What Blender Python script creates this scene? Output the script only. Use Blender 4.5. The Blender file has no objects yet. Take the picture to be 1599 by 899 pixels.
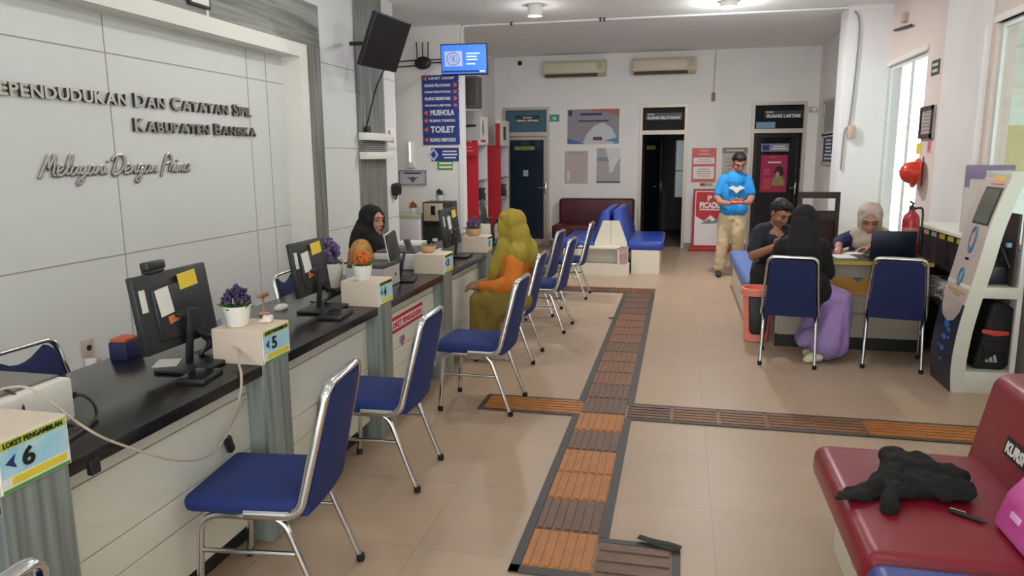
import bpy, bmesh, math, random
from mathutils import Vector, Matrix, Euler, noise
R = math.radians
random.seed(7)
C = bpy.context.scene.collection
SC = bpy.context.scene

# ------------------------------------------------------------------ camera, world, light, exposure
cam_data = bpy.data.cameras.new('camera'); cam = bpy.data.objects.new('camera', cam_data); C.objects.link(cam)
cam_data.sensor_width = 36; cam_data.lens = 1141.45 / 1599 * 36; cam_data.clip_start = .05
_y, _p, _r = .225147, .178148, -.006712
_fw = Vector((-math.sin(_y) * math.cos(_p), math.cos(_y) * math.cos(_p), -math.sin(_p)))
_rt = Vector((math.cos(_y), math.sin(_y), 0)); _up = _rt.cross(_fw)
_r2 = _rt * math.cos(_r) + _up * math.sin(_r); _u2 = -_rt * math.sin(_r) + _up * math.cos(_r)
cam.matrix_world = Matrix(((_r2.x, _u2.x, -_fw.x, 0), (_r2.y, _u2.y, -_fw.y, 0), (_r2.z, _u2.z, -_fw.z, 1.59), (0, 0, 0, 1)))
SC.camera = cam
SC.view_settings.view_transform = 'Standard'; SC.view_settings.look = 'None'
SC.view_settings.gamma = 1; SC.view_settings.exposure = 0.0; SC.view_settings.use_curve_mapping = False
W = bpy.data.worlds.new('overcast_sky'); SC.world = W; W.use_nodes = True
_bg = W.node_tree.nodes['Background']; _bg.inputs[0].default_value = (.90, .97, 1.0, 1); _bg.inputs[1].default_value = 6.5

def portal(name, loc, rot, sx, sy):            # daylight portals in the window openings (guide the sky light)
    l = bpy.data.lights.new(name, 'AREA'); l.shape = 'RECTANGLE'; l.size = sx; l.size_y = sy; l.cycles.is_portal = True
    o = bpy.data.objects.new(name, l); o.location = loc; o.rotation_euler = rot; C.objects.link(o)
portal('window_daylight', (2.6, 2.1, 1.75), (0, R(90), 0), 1.7, 9.0)
portal('window_daylight', (2.6, 8.98, 1.6), (0, R(90), 0), 2.0, 1.44)
portal('front_gap_daylight', (-.6, -3.3, 1.25), (R(90), 0, 0), 3.8, 2.5)  # daylight through the added opening behind the viewer

def lamp(name, loc, power, size=.06, color=(1, .98, .955)):          # bulbs of the visible and the added ceiling lamps
    l = bpy.data.lights.new(name, 'POINT'); l.shadow_soft_size = size; l.energy = power; l.color = color
    o = bpy.data.objects.new(name, l); o.location = loc; C.objects.link(o); return o
def lens(loc, power):
    l = bpy.data.lights.new('downlight_beam', 'AREA'); l.shape = 'DISK'; l.size = .13; l.energy = power; l.color = (1, .98, .955)
    o = bpy.data.objects.new('downlight_beam', l); o.location = loc; C.objects.link(o)
lamp('downlight_glow', (.47, 9.05, 3.12), 20); lens((.47, 9.05, 3.225), 56)
lamp('downlight_glow', (-1.7, 8.70, 3.05), 4); lens((-1.7, 8.70, 3.17), 26)
for _lx, _ly, _lp in ((-1.7, 5.2, 36), (.47, 5.2, 36), (-1.7, 1.7, 12), (.47, 1.7, 12), (-1.7, -1.6, 12), (.47, -1.6, 12)): lamp('downlight_glow', (_lx, _ly, 3.08), _lp)  # unseen lamps added as fill, continuing the grid of the visible pair

# ------------------------------------------------------------------ materials
def lin(c):
    return c / 12.92 if c <= .04045 else ((c + .055) / 1.055) ** 2.4
def rgb(h):
    h = h.lstrip('#'); return tuple(lin(int(h[i:i + 2], 16) / 255) for i in (0, 2, 4)) + (1,)
_M = {}
def M(name, col='#888888', rough=.5, metal=0, var=0, scale=8, bump=0, bscale=60, stretch=None, emit=0, col2=None, spec=.5, alpha=1, coat=0, trans=0, wave=None):
    if name in _M: return _M[name]
    m = bpy.data.materials.new(name); m.use_nodes = True; nt = m.node_tree; n = nt.nodes; b = n['Principled BSDF']
    c = rgb(col); b.inputs['Base Color'].default_value = c; b.inputs['Roughness'].default_value = rough; b.inputs['Metallic'].default_value = metal
    b.inputs['Specular IOR Level'].default_value = spec
    if coat: b.inputs['Coat Weight'].default_value = coat; b.inputs['Coat Roughness'].default_value = .15
    if trans: b.inputs['Transmission Weight'].default_value = trans
    if alpha < 1: b.inputs['Alpha'].default_value = alpha
    if emit: b.inputs['Emission Color'].default_value = c; b.inputs['Emission Strength'].default_value = emit
    tc = n.new('ShaderNodeTexCoord'); mp = n.new('ShaderNodeMapping'); nt.links.new(tc.outputs['Object'], mp.inputs[0])
    if stretch: mp.inputs['Scale'].default_value = stretch
    if var or col2:
        ns = n.new('ShaderNodeTexNoise'); ns.inputs['Scale'].default_value = scale; ns.inputs['Detail'].default_value = 5
        nt.links.new(mp.outputs[0], ns.inputs[0])
        cr = n.new('ShaderNodeValToRGB'); cr.color_ramp.elements[0].position = .32; cr.color_ramp.elements[1].position = .68
        lo = rgb(col2) if col2 else tuple(x * (1 - var) for x in c[:3]) + (1,)
        hi = c if col2 else tuple(min(1, x * (1 + var)) for x in c[:3]) + (1,)
        cr.color_ramp.elements[0].color = lo; cr.color_ramp.elements[1].color = hi
        nt.links.new(ns.outputs[0], cr.inputs[0]); nt.links.new(cr.outputs[0], b.inputs['Base Color'])
    if bump:
        nb = n.new('ShaderNodeTexNoise'); nb.inputs['Scale'].default_value = bscale; nb.inputs['Detail'].default_value = 4
        nt.links.new(mp.outputs[0], nb.inputs[0])
        bp = n.new('ShaderNodeBump'); bp.inputs['Strength'].default_value = bump; bp.inputs['Distance'].default_value = .01
        nt.links.new(nb.outputs[0], bp.inputs['Height']); nt.links.new(bp.outputs[0], b.inputs['Normal'])
    _M[name] = m; return m
def floor_mat():
    m = bpy.data.materials.new('polished_beige_tile'); m.use_nodes = True; nt = m.node_tree; n = nt.nodes; b = n['Principled BSDF']
    g = n.new('ShaderNodeNewGeometry'); mp = n.new('ShaderNodeMapping'); mp.inputs['Location'].default_value = (-.186, -.23, 0)
    nt.links.new(g.outputs['Position'], mp.inputs[0])
    br = n.new('ShaderNodeTexBrick'); br.offset = 0; br.squash = 1
    for k, v in (('Scale', 1), ('Mortar Size', .0022), ('Mortar Smooth', .1), ('Bias', 0), ('Brick Width', .6), ('Row Height', .6)): br.inputs[k].default_value = v
    br.inputs['Color1'].default_value = rgb('#b99f87'); br.inputs['Color2'].default_value = rgb('#b39a83'); br.inputs['Mortar'].default_value = rgb('#a08c7c')
    nt.links.new(mp.outputs[0], br.inputs[0])
    ns = n.new('ShaderNodeTexNoise'); ns.inputs['Scale'].default_value = 3; ns.inputs['Detail'].default_value = 6
    nt.links.new(g.outputs['Position'], ns.inputs[0])
    mx = n.new('ShaderNodeMixRGB'); mx.blend_type = 'MULTIPLY'; mx.inputs[0].default_value = .18
    nt.links.new(br.outputs[0], mx.inputs[1]); nt.links.new(ns.outputs[0], mx.inputs[2]); nt.links.new(mx.outputs[0], b.inputs['Base Color'])
    b.inputs['Roughness'].default_value = .4; b.inputs['Specular IOR Level'].default_value = .38
    return m
FLOOR = floor_mat()
WHITE = M('white_wall_paint', '#e7e4e1', .75, var=.03, scale=2)
PINKW = M('pinkish_white_paint', '#dccdc6', .75, var=.03, scale=2)
PILW = M('bright_white_paint', '#e6e6e8', .7, var=.02, scale=2)
CEIL = M('ceiling_paint', '#eef1f0', .8, var=.02, scale=1)
CLAD = M('pale_grey_cladding', '#d9dad8', .42, var=.02, scale=1.5)
GROOVE = M('groove_shadow_strip', '#a19e96', .7)
MOULD = M('white_moulding', '#e2dfd8', .5)
STONE = M('grey_veined_laminate', '#8c8d87', .4, col2='#5f5f5a', scale=3, stretch=(9, 9, .5))
STONEH = M('grey_veined_laminate_band', '#8c8d87', .4, col2='#5f5f5a', scale=3, stretch=(9, .5, 9))
GPOST = M('blue_grey_veined_post', '#9aa39f', .4, col2='#646b68', scale=4, stretch=(8, 8, .3))
BLACKTOP = M('black_gloss_worktop', '#1d1b1b', .22, var=.2, scale=30)
PANELW = M('white_front_board', '#dcdcd0', .35, var=.02, scale=2)
TOE = M('black_toe_board', '#1c1b1c', .5)
CHROME = M('chrome_tube', '#d8d8d8', .16, 1)
BLUEF = M('royal_blue_fabric', '#172a66', .85, var=.12, scale=250, bump=.15, bscale=400)
BLUED = M('navy_blue_fabric', '#141f4d', .85, var=.12, scale=250, bump=.15, bscale=400)
RUBBER = M('black_rubber', '#151313', .7)
BLKP = M('black_plastic', '#1b1c1f', .42)
BLKG = M('black_gloss_plastic', '#0f0f11', .18)
DKGREY = M('dark_grey_plastic', '#212327', .45)
WHP = M('white_plastic', '#dedcd6', .38)
WHC = M('white_ceramic', '#ece8e1', .3)
BOXW = M('cream_box_card', '#d3c2b0', .6)
BOXB = M('cream_white_laminate', '#d9d2c2', .4, var=.02, scale=3)
BLUEV = M('blue_vinyl', '#22429e', .35, bump=.08, bscale=30)
BLUEV2 = M('pale_blue_vinyl', '#5b78b4', .42, bump=.08, bscale=30)
MAROON = M('maroon_vinyl', '#4a0f1b', .45, bump=.08, bscale=30)
REDV = M('dark_red_vinyl', '#821b29', .34, bump=.1, bscale=25)
ALU = M('beige_aluminium', '#b9aea3', .4, .3)
ALUW = M('pale_window_frame', '#d9dedb', .4, .1)
GLASSD = M('dark_tinted_glass', '#10151c', .08)
PAPER = M('white_paper', '#e4e0da', .7)
WOOD = M('dark_brown_wood', '#3b2a22', .5, col2='#241813', scale=4, stretch=(1, 1, 9))
def sheer_glass():
    m = bpy.data.materials.new('clear_window_glass'); m.use_nodes = True; nt = m.node_tree; n = nt.nodes; n.remove(n['Principled BSDF'])
    t = n.new('ShaderNodeBsdfTransparent'); t.inputs[0].default_value = (.97, .985, .98, 1); g = n.new('ShaderNodeBsdfGlossy'); g.inputs['Roughness'].default_value = .03
    x = n.new('ShaderNodeMixShader'); x.inputs[0].default_value = .06
    nt.links.new(t.outputs[0], x.inputs[1]); nt.links.new(g.outputs[0], x.inputs[2]); nt.links.new(x.outputs[0], n['Material Output'].inputs[0]); return m
GLASS = sheer_glass()

# ------------------------------------------------------------------ mesh helpers
def wm(o):
    m = o.matrix_basis.copy(); p = o.parent
    while p: m = p.matrix_basis @ m; p = p.parent
    return m
def link(name, me, parent=None):
    o = bpy.data.objects.new(name, me); C.objects.link(o)
    if parent: o.parent = parent
    return o
def spline(pts, n=6, closed=False):
    P = [Vector(p) for p in pts]; out = []; L = len(P); rng = L if closed else L - 1
    for i in range(rng):
        if closed: a, b, c, d = P[i - 1], P[i], P[(i + 1) % L], P[(i + 2) % L]
        else: a, b, c, d = P[max(i - 1, 0)], P[i], P[i + 1], P[min(i + 2, L - 1)]
        for k in range(n):
            t = k / n
            out.append(.5 * (2 * b + (c - a) * t + (2 * a - 5 * b + 4 * c - d) * t * t + (3 * b - a - 3 * c + d) * t ** 3))
    if not closed: out.append(P[-1])
    return out
def fillet(pts, r, n=5):
    P = [Vector(p) for p in pts]; out = [P[0]]
    for i in range(1, len(P) - 1):
        a, b, c = P[i - 1], P[i], P[i + 1]; u = (a - b); v = (c - b)
        d = min(r, u.length * .49, v.length * .49); s = b + u.normalized() * d; e = b + v.normalized() * d
        for k in range(n + 1):
            t = k / n; out.append(s * (1 - t) ** 2 + b * 2 * t * (1 - t) + e * t * t)
    out.append(P[-1]); return out
class MB:
    def __init__(s): s.bm = bmesh.new()
    def _merge(s, t, mi=0):
        for f in t.faces: f.material_index = mi
        me = bpy.data.meshes.new('t'); t.to_mesh(me); t.free(); s.bm.from_mesh(me); bpy.data.meshes.remove(me); return s
    def box(s, c, d, bev=0, rot=None, seg=2, mi=0, taper=None):
        t = bmesh.new(); bmesh.ops.create_cube(t, size=1)
        for v in t.verts:
            v.co = Vector((v.co.x * d[0], v.co.y * d[1], v.co.z * d[2]))
            if taper and v.co.z > 0: v.co.x *= taper[0]; v.co.y *= taper[1]
        if bev: bmesh.ops.bevel(t, geom=t.edges[:], offset=bev, segments=seg, affect='EDGES', profile=.5)
        m = Matrix.Translation(c) @ (Euler(rot).to_matrix().to_4x4() if rot else Matrix())
        t.transform(m); return s._merge(t, mi)
    def b2(s, lo, hi, bev=0, mi=0, seg=2):
        return s.box([(a + b) / 2 for a, b in zip(lo, hi)], [abs(b - a) for a, b in zip(lo, hi)], bev, None, seg, mi)
    def tube(s, pts, r, seg=8, closed=False, mi=0, flat=None):
        P = [Vector(p) for p in pts]; n = len(P); t = bmesh.new(); rings = []
        rr = r if isinstance(r, (list, tuple)) else [r] * n
        tan = []
        for i in range(n):
            a = P[i - 1] if (i or closed) else P[0]; b = P[(i + 1) % n] if (i < n - 1 or closed) else P[-1]
            d = (b - a); tan.append(d.normalized() if d.length > 1e-9 else Vector((0, 0, 1)))
        u = tan[0].orthogonal().normalized()
        if flat: u = (Vector(flat) - tan[0] * tan[0].dot(Vector(flat))).normalized()
        for i in range(n):
            u = (u - tan[i] * u.dot(tan[i]))
            u = u.normalized() if u.length > 1e-6 else tan[i].orthogonal().normalized()
            w = tan[i].cross(u); q = rr[i]; qx, qy = q if isinstance(q, (list, tuple)) else (q, q)
            rings.append([t.verts.new(P[i] + u * math.cos(2 * math.pi * k / seg) * qx + w * math.sin(2 * math.pi * k / seg) * qy) for k in range(seg)])
        for i in range(n if closed else n - 1):
            a, b = rings[i], rings[(i + 1) % n]
            for k in range(seg): t.faces.new((a[k], a[(k + 1) % seg], b[(k + 1) % seg], b[k]))
        if not closed: t.faces.new(rings[0][::-1]); t.faces.new(rings[-1])
        return s._merge(t, mi)
    def lathe(s, prof, c=(0, 0, 0), seg=20, rot=None, mi=0, sc=(1, 1, 1)):
        t = bmesh.new(); rings = []
        for r, z in prof:
            rings.append([t.verts.new((max(r, 1e-4) * math.cos(2 * math.pi * k / seg) * sc[0], max(r, 1e-4) * math.sin(2 * math.pi * k / seg) * sc[1], z * sc[2])) for k in range(seg)])
        for a, b in zip(rings, rings[1:]):
            for k in range(seg): t.faces.new((a[k], a[(k + 1) % seg], b[(k + 1) % seg], b[k]))
        t.faces.new(rings[0][::-1]); t.faces.new(rings[-1])
        t.transform(Matrix.Translation(c) @ (Euler(rot).to_matrix().to_4x4() if rot else Matrix())); return s._merge(t, mi)
    def prism(s, poly, axis, a, b, bev=0, mi=0, seg=2):
        def mk(p, h): return {'x': (h, p[0], p[1]), 'y': (p[0], h, p[1]), 'z': (p[0], p[1], h)}[axis]
        t = bmesh.new(); A = [t.verts.new(mk(p, a)) for p in poly]; B = [t.verts.new(mk(p, b)) for p in poly]; n = len(poly)
        t.faces.new(A[::-1]); t.faces.new(B)
        for k in range(n): t.faces.new((A[k], A[(k + 1) % n], B[(k + 1) % n], B[k]))
        bmesh.ops.recalc_face_normals(t, faces=t.faces[:])
        if bev: bmesh.ops.bevel(t, geom=t.edges[:], offset=bev, segments=seg, affect='EDGES', profile=.5)
        return s._merge(t, mi)
    def ell(s, c, r, rot=None, seg=16, mi=0):
        t = bmesh.new(); bmesh.ops.create_uvsphere(t, u_segments=seg, v_segments=max(6, seg * 2 // 3), radius=1)
        t.transform(Matrix.Translation(c) @ (rot.to_4x4() if isinstance(rot, Matrix) else Euler(rot).to_matrix().to_4x4() if rot else Matrix()) @ Matrix.Diagonal((r[0], r[1], r[2], 1))); return s._merge(t, mi)
    def limb(s, chain, seg=12):
        for (p, r), (q, w) in zip(chain, chain[1:]): s.tube([p, q], [r, w], seg)
        for p, r in chain: s.ell(p, (r, r, r), seg=12)
        return s
    def build(s, name, mat, parent=None, smooth=True, ang=40, world=False):
        me = bpy.data.meshes.new(name)
        if world and parent: s.bm.transform(wm(parent).inverted())
        bmesh.ops.recalc_face_normals(s.bm, faces=s.bm.faces[:]) if False else None
        s.bm.to_mesh(me); s.bm.free()
        for m in (mat if isinstance(mat, (list, tuple)) else [mat]): me.materials.append(m)
        if smooth:
            me.polygons.foreach_set('use_smooth', [True] * len(me.polygons)); me.set_sharp_from_angle(angle=R(ang))
        return link(name, me, parent)
    def blob(s, name, mat, parent=None, voxel=.01, smooth=4, world=True, nz=None):
        """one continuous skin over everything collected so far"""
        me = bpy.data.meshes.new('t'); s.bm.to_mesh(me); s.bm.free(); o = bpy.data.objects.new('t', me); C.objects.link(o)
        m = o.modifiers.new('r', 'REMESH'); m.mode = 'VOXEL'; m.voxel_size = voxel
        if smooth:
            q = o.modifiers.new('s', 'SMOOTH'); q.iterations = smooth; q.factor = .5
        dg = bpy.context.evaluated_depsgraph_get(); dg.update()
        nm = bpy.data.meshes.new_from_object(o.evaluated_get(dg)); bpy.data.objects.remove(o); bpy.data.meshes.remove(me)
        if nz:                                   # cloth folds: (amplitude, frequency vector)
            a, fr = nz; ns = [v.normal.copy() for v in nm.vertices]
            for v, nn in zip(nm.vertices, ns):
                p = Vector((v.co.x * fr[0], v.co.y * fr[1], v.co.z * fr[2])); v.co += nn * a * noise.noise(p)
        if world and parent: nm.transform(wm(parent).inverted())
        nm.name = name; nm.materials.clear(); nm.materials.append(mat)
        nm.polygons.foreach_set('use_smooth', [True] * len(nm.polygons))
        return link(name, nm, parent)
def tag(o, label, cat, group=None):
    o['label'] = label; o['category'] = cat
    if group: o['group'] = group
    return o
def thing(name, label, cat, loc=(0, 0, 0), rz=0, group=None):
    o = bpy.data.objects.new(name, None); o.empty_display_size = .1; C.objects.link(o); o.location = loc; o.rotation_euler = (0, 0, rz)
    return tag(o, label, cat, group)
def struct(o): o['kind'] = 'structure'; return o
def copy_tree(o, parent=None):
    c = o.copy(); C.objects.link(c); c.parent = parent
    for ch in list(o.children): copy_tree(ch, c)
    return c
def dup(o, loc, rz, label, group=None):
    c = copy_tree(o); c.location = loc; c.rotation_euler = (0, 0, rz); c['label'] = label
    if group: c['group'] = group
    return c
def text_mesh(s, bold=.02, shear=0, depth=.001, spacing=1.0):
    cu = bpy.data.curves.new('t', 'FONT'); cu.body = s; cu.size = 1; cu.align_x = 'CENTER'; cu.shear = shear; cu.space_character = spacing
    cu.offset = bold; cu.extrude = .5; cu.resolution_u = 3
    o = bpy.data.objects.new('t', cu); C.objects.link(o); dg = bpy.context.evaluated_depsgraph_get(); dg.update()
    me = bpy.data.meshes.new_from_object(o.evaluated_get(dg)); bpy.data.objects.remove(o); bpy.data.curves.remove(cu); return me
def fit(me, w, h, depth):
    xs = [v.co.x for v in me.vertices]; ys = [v.co.y for v in me.vertices]
    x0, x1, y0, y1 = min(xs), max(xs), min(ys), max(ys)
    for v in me.vertices:
        v.co = ((v.co.x - (x0 + x1) / 2) / (x1 - x0) * w, (v.co.y - (y0 + y1) / 2) / (y1 - y0) * h, v.co.z * depth)
    return me
def text(name, s, w, h, mat, parent, loc, rot=(R(90), 0, 0), bold=.02, shear=0, depth=.002):
    me = fit(text_mesh(s, bold, shear), w, h, depth); me.name = name; me.materials.clear(); me.materials.append(mat)
    o = link(name, me, parent); o.location = loc; o.rotation_euler = rot; return o
def board(name, label, cat, loc, w, h, mat, rz=0, t=.012, items=(), group=None, pname='panel', frame=None):
    """flat sign: local x to the right, z up, printed side towards local -y; loc = centre of its back"""
    e = thing(name, label, cat, loc, rz, group)
    MB().b2((-w / 2, -t, -h / 2), (w / 2, 0, h / 2)).build(pname, mat, e, smooth=False)
    if frame:
        f, fm = frame; mb = MB()
        for a, b in (((-w / 2, -h / 2), (w / 2, -h / 2 + f)), ((-w / 2, h / 2 - f), (w / 2, h / 2)), ((-w / 2, -h / 2), (-w / 2 + f, h / 2)), ((w / 2 - f, -h / 2), (w / 2, h / 2))):
            mb.b2((a[0], -t - .012, a[1]), (b[0], -t, b[1]))
        mb.build('frame', fm, e, smooth=False)
    decorate(e, w, h, t, items); return e
def decorate(e, w, h, t, items, y0=0):
    lay = 0
    for it in items:
        k = it[0]; x0, z0, x1, z1 = it[1]; X0, X1 = (x0 - .5) * w, (x1 - .5) * w; Z0, Z1 = (z0 - .5) * h, (z1 - .5) * h
        if k == 'r':
            MB().b2((X0, y0 - t - .0012 - .0006 * lay, Z0), (X1, y0 - t + .0005, Z1)).build(it[3], it[2], e, smooth=False)
            lay += 1
        elif k == 'p':                        # polygon in fractions of the box
            MB().prism([(X0 + (X1 - X0) * a, Z0 + (Z1 - Z0) * b) for a, b in it[4]], 'y', y0 - t - .0012 - .0006 * lay, y0 - t + .0005).build(it[3], it[2], e, smooth=False)
            lay += 1
        elif k == 'L':                        # rows too blurred to read: short printed bars, one mesh
            mb = MB(); n = it[4]; rn = random.Random(n * 31 + int(x0 * 100)); dz = (Z1 - Z0) / n
            for i in range(n):
                wd = (X1 - X0) * rn.uniform(.6, 1)
                mb.b2(((X0 + X1 - wd) / 2, y0 - t - .0012 - .0006 * lay, Z1 - dz * (i + .72)), ((X0 + X1 + wd) / 2, y0 - t + .0005, Z1 - dz * (i + .28)))
            mb.build(it[3], it[2], e, smooth=False); lay += 1
        elif k == 't':
            text('lettering', it[3], X1 - X0, Z1 - Z0, it[2], e, ((X0 + X1) / 2, y0 - t - .0016 - .0006 * lay, (Z0 + Z1) / 2), bold=it[4] if len(it) > 4 else .02)
# ------------------------------------------------------------------ room shell
CH = 3.3; XR = 2.35; XL = -3.25; YB = 13.0; YP = 9.7
struct(MB().b2((-5.2, -3.4, -.1), (2.5, 13.15, 0)).build('floor', FLOOR, smooth=False))
struct(MB().b2((-5.2, -3.4, CH), (2.5, 13.15, CH + .1)).build('ceiling', CEIL, smooth=False))
# back wall with three door openings
mb = MB(); ops = [(-3.125, -2.28), (-.71, .09), (1.12, 1.98)]; x = -5.2
for a, b in ops:
    mb.b2((x, YB, 0), (a, YB + .15, CH)); mb.b2((a, YB, 2.44), (b, YB + .15, CH)); x = b
mb.b2((x, YB, 0), (2.5, YB + .15, CH))
struct(mb.build('wall_back', WHITE, smooth=False))
mb = MB()
for a, b in ((-5.1, -3.125), (-2.28, -.71), (.09, 1.12), (1.98, 2.15)): mb.b2((a, YB - .014, 0), (b, YB, .09))
struct(mb.build('baseboard_back', M('tile_skirting', '#8f7d70', .4), smooth=False))
# left wall: clad wall with a deep recess behind the lettering
mb = MB()
mb.b2((-3.56, -3.4, 0), (-3.40, 5.99, CH))                       # recess back
mb.b2((-3.40, -3.4, 2.47), (XL, 5.97, CH)); mb.b2((-3.56, 5.99, 0), (XL, 8.2, CH)); 
struct(mb.build('wall_left', CLAD, smooth=False))
mb = MB(); g = .004
for z in (2.22, 1.0): mb.b2((-3.402, -3.3, z - g), (-3.3985, 5.966, z + g))
for y in (.92, 2.42, 3.92, 5.42, 5.70): mb.b2((-3.402, y - g, 0), (-3.3984, y + g, 2.44))
for z in (2.45, 1.68, .9):
    mb.b2((XL - .002, 6.36, z - g), (XL + .0015, 7.13, z + g)); mb.b2((XL - .002, 7.82, z - g), (XL + .0015, 8.2, z + g))
struct(mb.build('trim_1', GROOVE, smooth=False))
mb = MB(); mb.b2((-3.399, -3.3, 2.446), (XL + .03, 6.09, 2.556)); mb.b2((-3.399, 5.964, 0), (XL + .03, 6.09, 2.446))
struct(mb.build('trim_2', MOULD, smooth=False))
mb = MB(); mb.b2((XL - .05, -3.3, 2.556), (XL + .018, 6.356, 2.93)); struct(mb.build('trim_3', STONEH, smooth=False))
mb = MB(); mb.b2((XL - .05, 6.09, 0), (XL + .018, 6.356, 2.556)); struct(mb.build('trim_4', STONE, smooth=False))
mb = MB(); mb.b2((XL - .05, 7.13, 0), (XL + .02, 7.82, CH)); struct(mb.build('trim_5', STONE, smooth=False))
mb = MB()
for y in (2.06, 4.72): mb.b2((XL + .018, y - .012, 2.556), (XL + .021, y + .012, 2.93))
struct(mb.build('trim_6', MOULD, smooth=False))
# partition with the direction signs, its return wall, closing wall of the side aisle
struct(MB().b2((-5.2, YP, 0), (-2.9, YP + .14, CH)).build('wall_partition', WHITE, smooth=False))
struct(MB().b2((-2.945, YP - .012, 0), (-2.888, YP + .15, CH)).build('trim_7', PILW, smooth=False))
struct(MB().b2((-3.42, YP + .14, 0), (-3.27, YB, CH)).build('wall_side_aisle', WHITE, smooth=False))
struct(MB().b2((-5.25, 8.2, 0), (-5.1, YP, CH)).build('wall_far_left', WHITE, smooth=False))
struct(MB().b2((-5.2, 8.05, 0), (-3.56, 8.2, CH)).build('wall_left_return', WHITE, smooth=False))
# right wall with two windows
mb = MB()
mb.b2((XR, 9.70, 0), (XR + .15, 10.0, CH)); mb.b2((XR, 8.26, 2.6), (XR + .15, 9.7, CH)); mb.b2((XR, 8.26, 0), (XR + .15, 9.7, .6))
mb.b2((XR, 6.6, 0), (XR + .15, 8.26, CH)); mb.b2((XR, -2.4, 2.58), (XR + .15, 6.6, CH)); mb.b2((XR, -2.4, 0), (XR + .15, 6.6, .9)); mb.b2((XR, -3.4, 0), (XR + .15, -2.4, CH))
struct(mb.build('wall_right', PINKW, smooth=False))
struct(MB().b2((XR - .05, 6.7, 0), (XR, 7.62, CH)).build('wall_right_pilaster', WHITE, smooth=False))
struct(MB().b2((1.87, YP, 0), (2.5, 10.15, CH)).build('wall_right_pillar', PILW, smooth=False))
struct(MB().b2((2.15, 10.15, 0), (2.3, YB, CH)).build('wall_right_rear', WHITE, smooth=False))
struct(MB().b2((1.86, YP - .02, CH - .045), (2.36, YP, CH)).build('trim_8', PILW, smooth=False))
# front wall (behind the viewer): unseen opening, added and sized to let daylight in
mb = MB(); mb.b2((-5.2, -3.4, 0), (-2.5, -3.25, CH)); mb.b2((1.3, -3.4, 0), (2.5, -3.25, CH)); mb.b2((-2.5, -3.4, 2.5), (1.3, -3.25, CH))
struct(mb.build('wall_front', WHITE, smooth=False))

def window(name, y0, y1, z0, z1, mull, trans=()):
    f = .045; mb = MB(); xa, xb = XR + .03, XR + .056
    for a, b in ((y0, y0 + f), (y1 - f, y1)): mb.b2((xa, a, z0), (xb, b, z1))
    for a, b in ((z0, z0 + f), (z1 - f, z1)): mb.b2((xa + .001, y0 + f, a), (xb - .001, y1 - f, b))
    for m in mull: mb.b2((xa + .002, m - f / 2, z0 + f), (xb - .002, m + f / 2, z1 - f))
    for z in trans: mb.b2((xa, y0, z - f / 2), (xb, y1, z + f / 2))
    o = struct(mb.build(name, ALUW, smooth=False))
    MB().b2((XR + .041, y0 + .01, z0 + .01), (XR + .046, y1 - .01, z1 - .01)).build('pane', GLASS, o, smooth=False)
    MB().b2((XR - .03, y0 - .03, z0 - .05), (XR + .1, y1 + .03, z0)).build('window_sill', MOULD, o, smooth=False)
    MB().b2((XR - .02, y0 - .03, z1), (XR + .1, y1 + .03, z1 + .05)).build('window_head', MOULD, o, smooth=False)
window('window_1', 8.26, 9.70, .6, 2.6, (8.88,))
window('window_2', -2.4, 6.6, .9, 2.58, (-.8, .8, 2.4, 4.3))

def door(name, x0, x1, leaf_mat, header, hcol, rot=0, hinge='l', side=0):
    """frame + transom + leaf; returns the leaf so that notices can hang on it"""
    f = .05; mb = MB()
    for a, b in ((x0, x0 + f), (x1 - f, x1)): mb.b2((a, YB - .02, 0), (b, YB + .1, 2.44))
    for a, b in ((2.39, 2.44), (1.94, 2.01)): mb.b2((x0 + f, YB - .019, a), (x1 - f, YB + .099, b))
    o = struct(mb.build(name, ALU, smooth=False))
    MB().b2((x0 + f, YB + .03, 2.01), (x1 - f, YB + .04, 2.39)).build('transom_pane', hcol, o, smooth=False)
    w = x1 - x0 - 2 * f
    lf = MB(); st = .06
    lf.b2((0, -.02, 0), (st, .02, 1.93)); lf.b2((w - st, -.02, 0), (w, .02, 1.93)); lf.b2((st, -.02, 0), (w - st, .02, .1)); lf.b2((st, -.02, 1.87), (w - st, .02, 1.93))
    lo = lf.build('door_leaf', leaf_mat[0], o, smooth=False)
    lo.location = (x0 + f, YB + .06, .005); lo.rotation_euler = (0, 0, rot)
    MB().b2((st, -.006, .1), (w - st, .006, 1.87)).build('door_pane', leaf_mat[1], lo, smooth=False)
    h = MB(); hx = w - .03
    h.b2((hx - .02, -.032, .92), (hx + .02, -.02, 1.12), .004); h.tube(fillet([(hx, -.03, 1.03), (hx, -.07, 1.03), (hx - .12, -.07, 1.03)], .02), .009)
    h.build('door_handle', CHROME, lo)
    return o, lo, w
BLUEGL = M('blue_tinted_glass', '#2f4a5c', .12); BLUEGL2 = M('transom_blue_film', '#3a6276', .3)
DLEAF = M('dark_door_frame_metal', '#2a2826', .4)
d1, l1, w1 = door('door_1', -3.125, -2.28, (ALU, M('dark_blue_tinted_glass', '#1d2f3d', .1)), '', BLUEGL2)
d2, l2, w2 = door('door_2', -.71, .09, (DLEAF, GLASSD), '', M('dark_transom', '#1b1c21', .6, spec=.2), rot=R(62))
d3, l3, w3 = door('door_3', 1.12, 1.98, (DLEAF, GLASSD), '', M('black_transom', '#121116', .6, spec=.2), rot=R(10))
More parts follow.
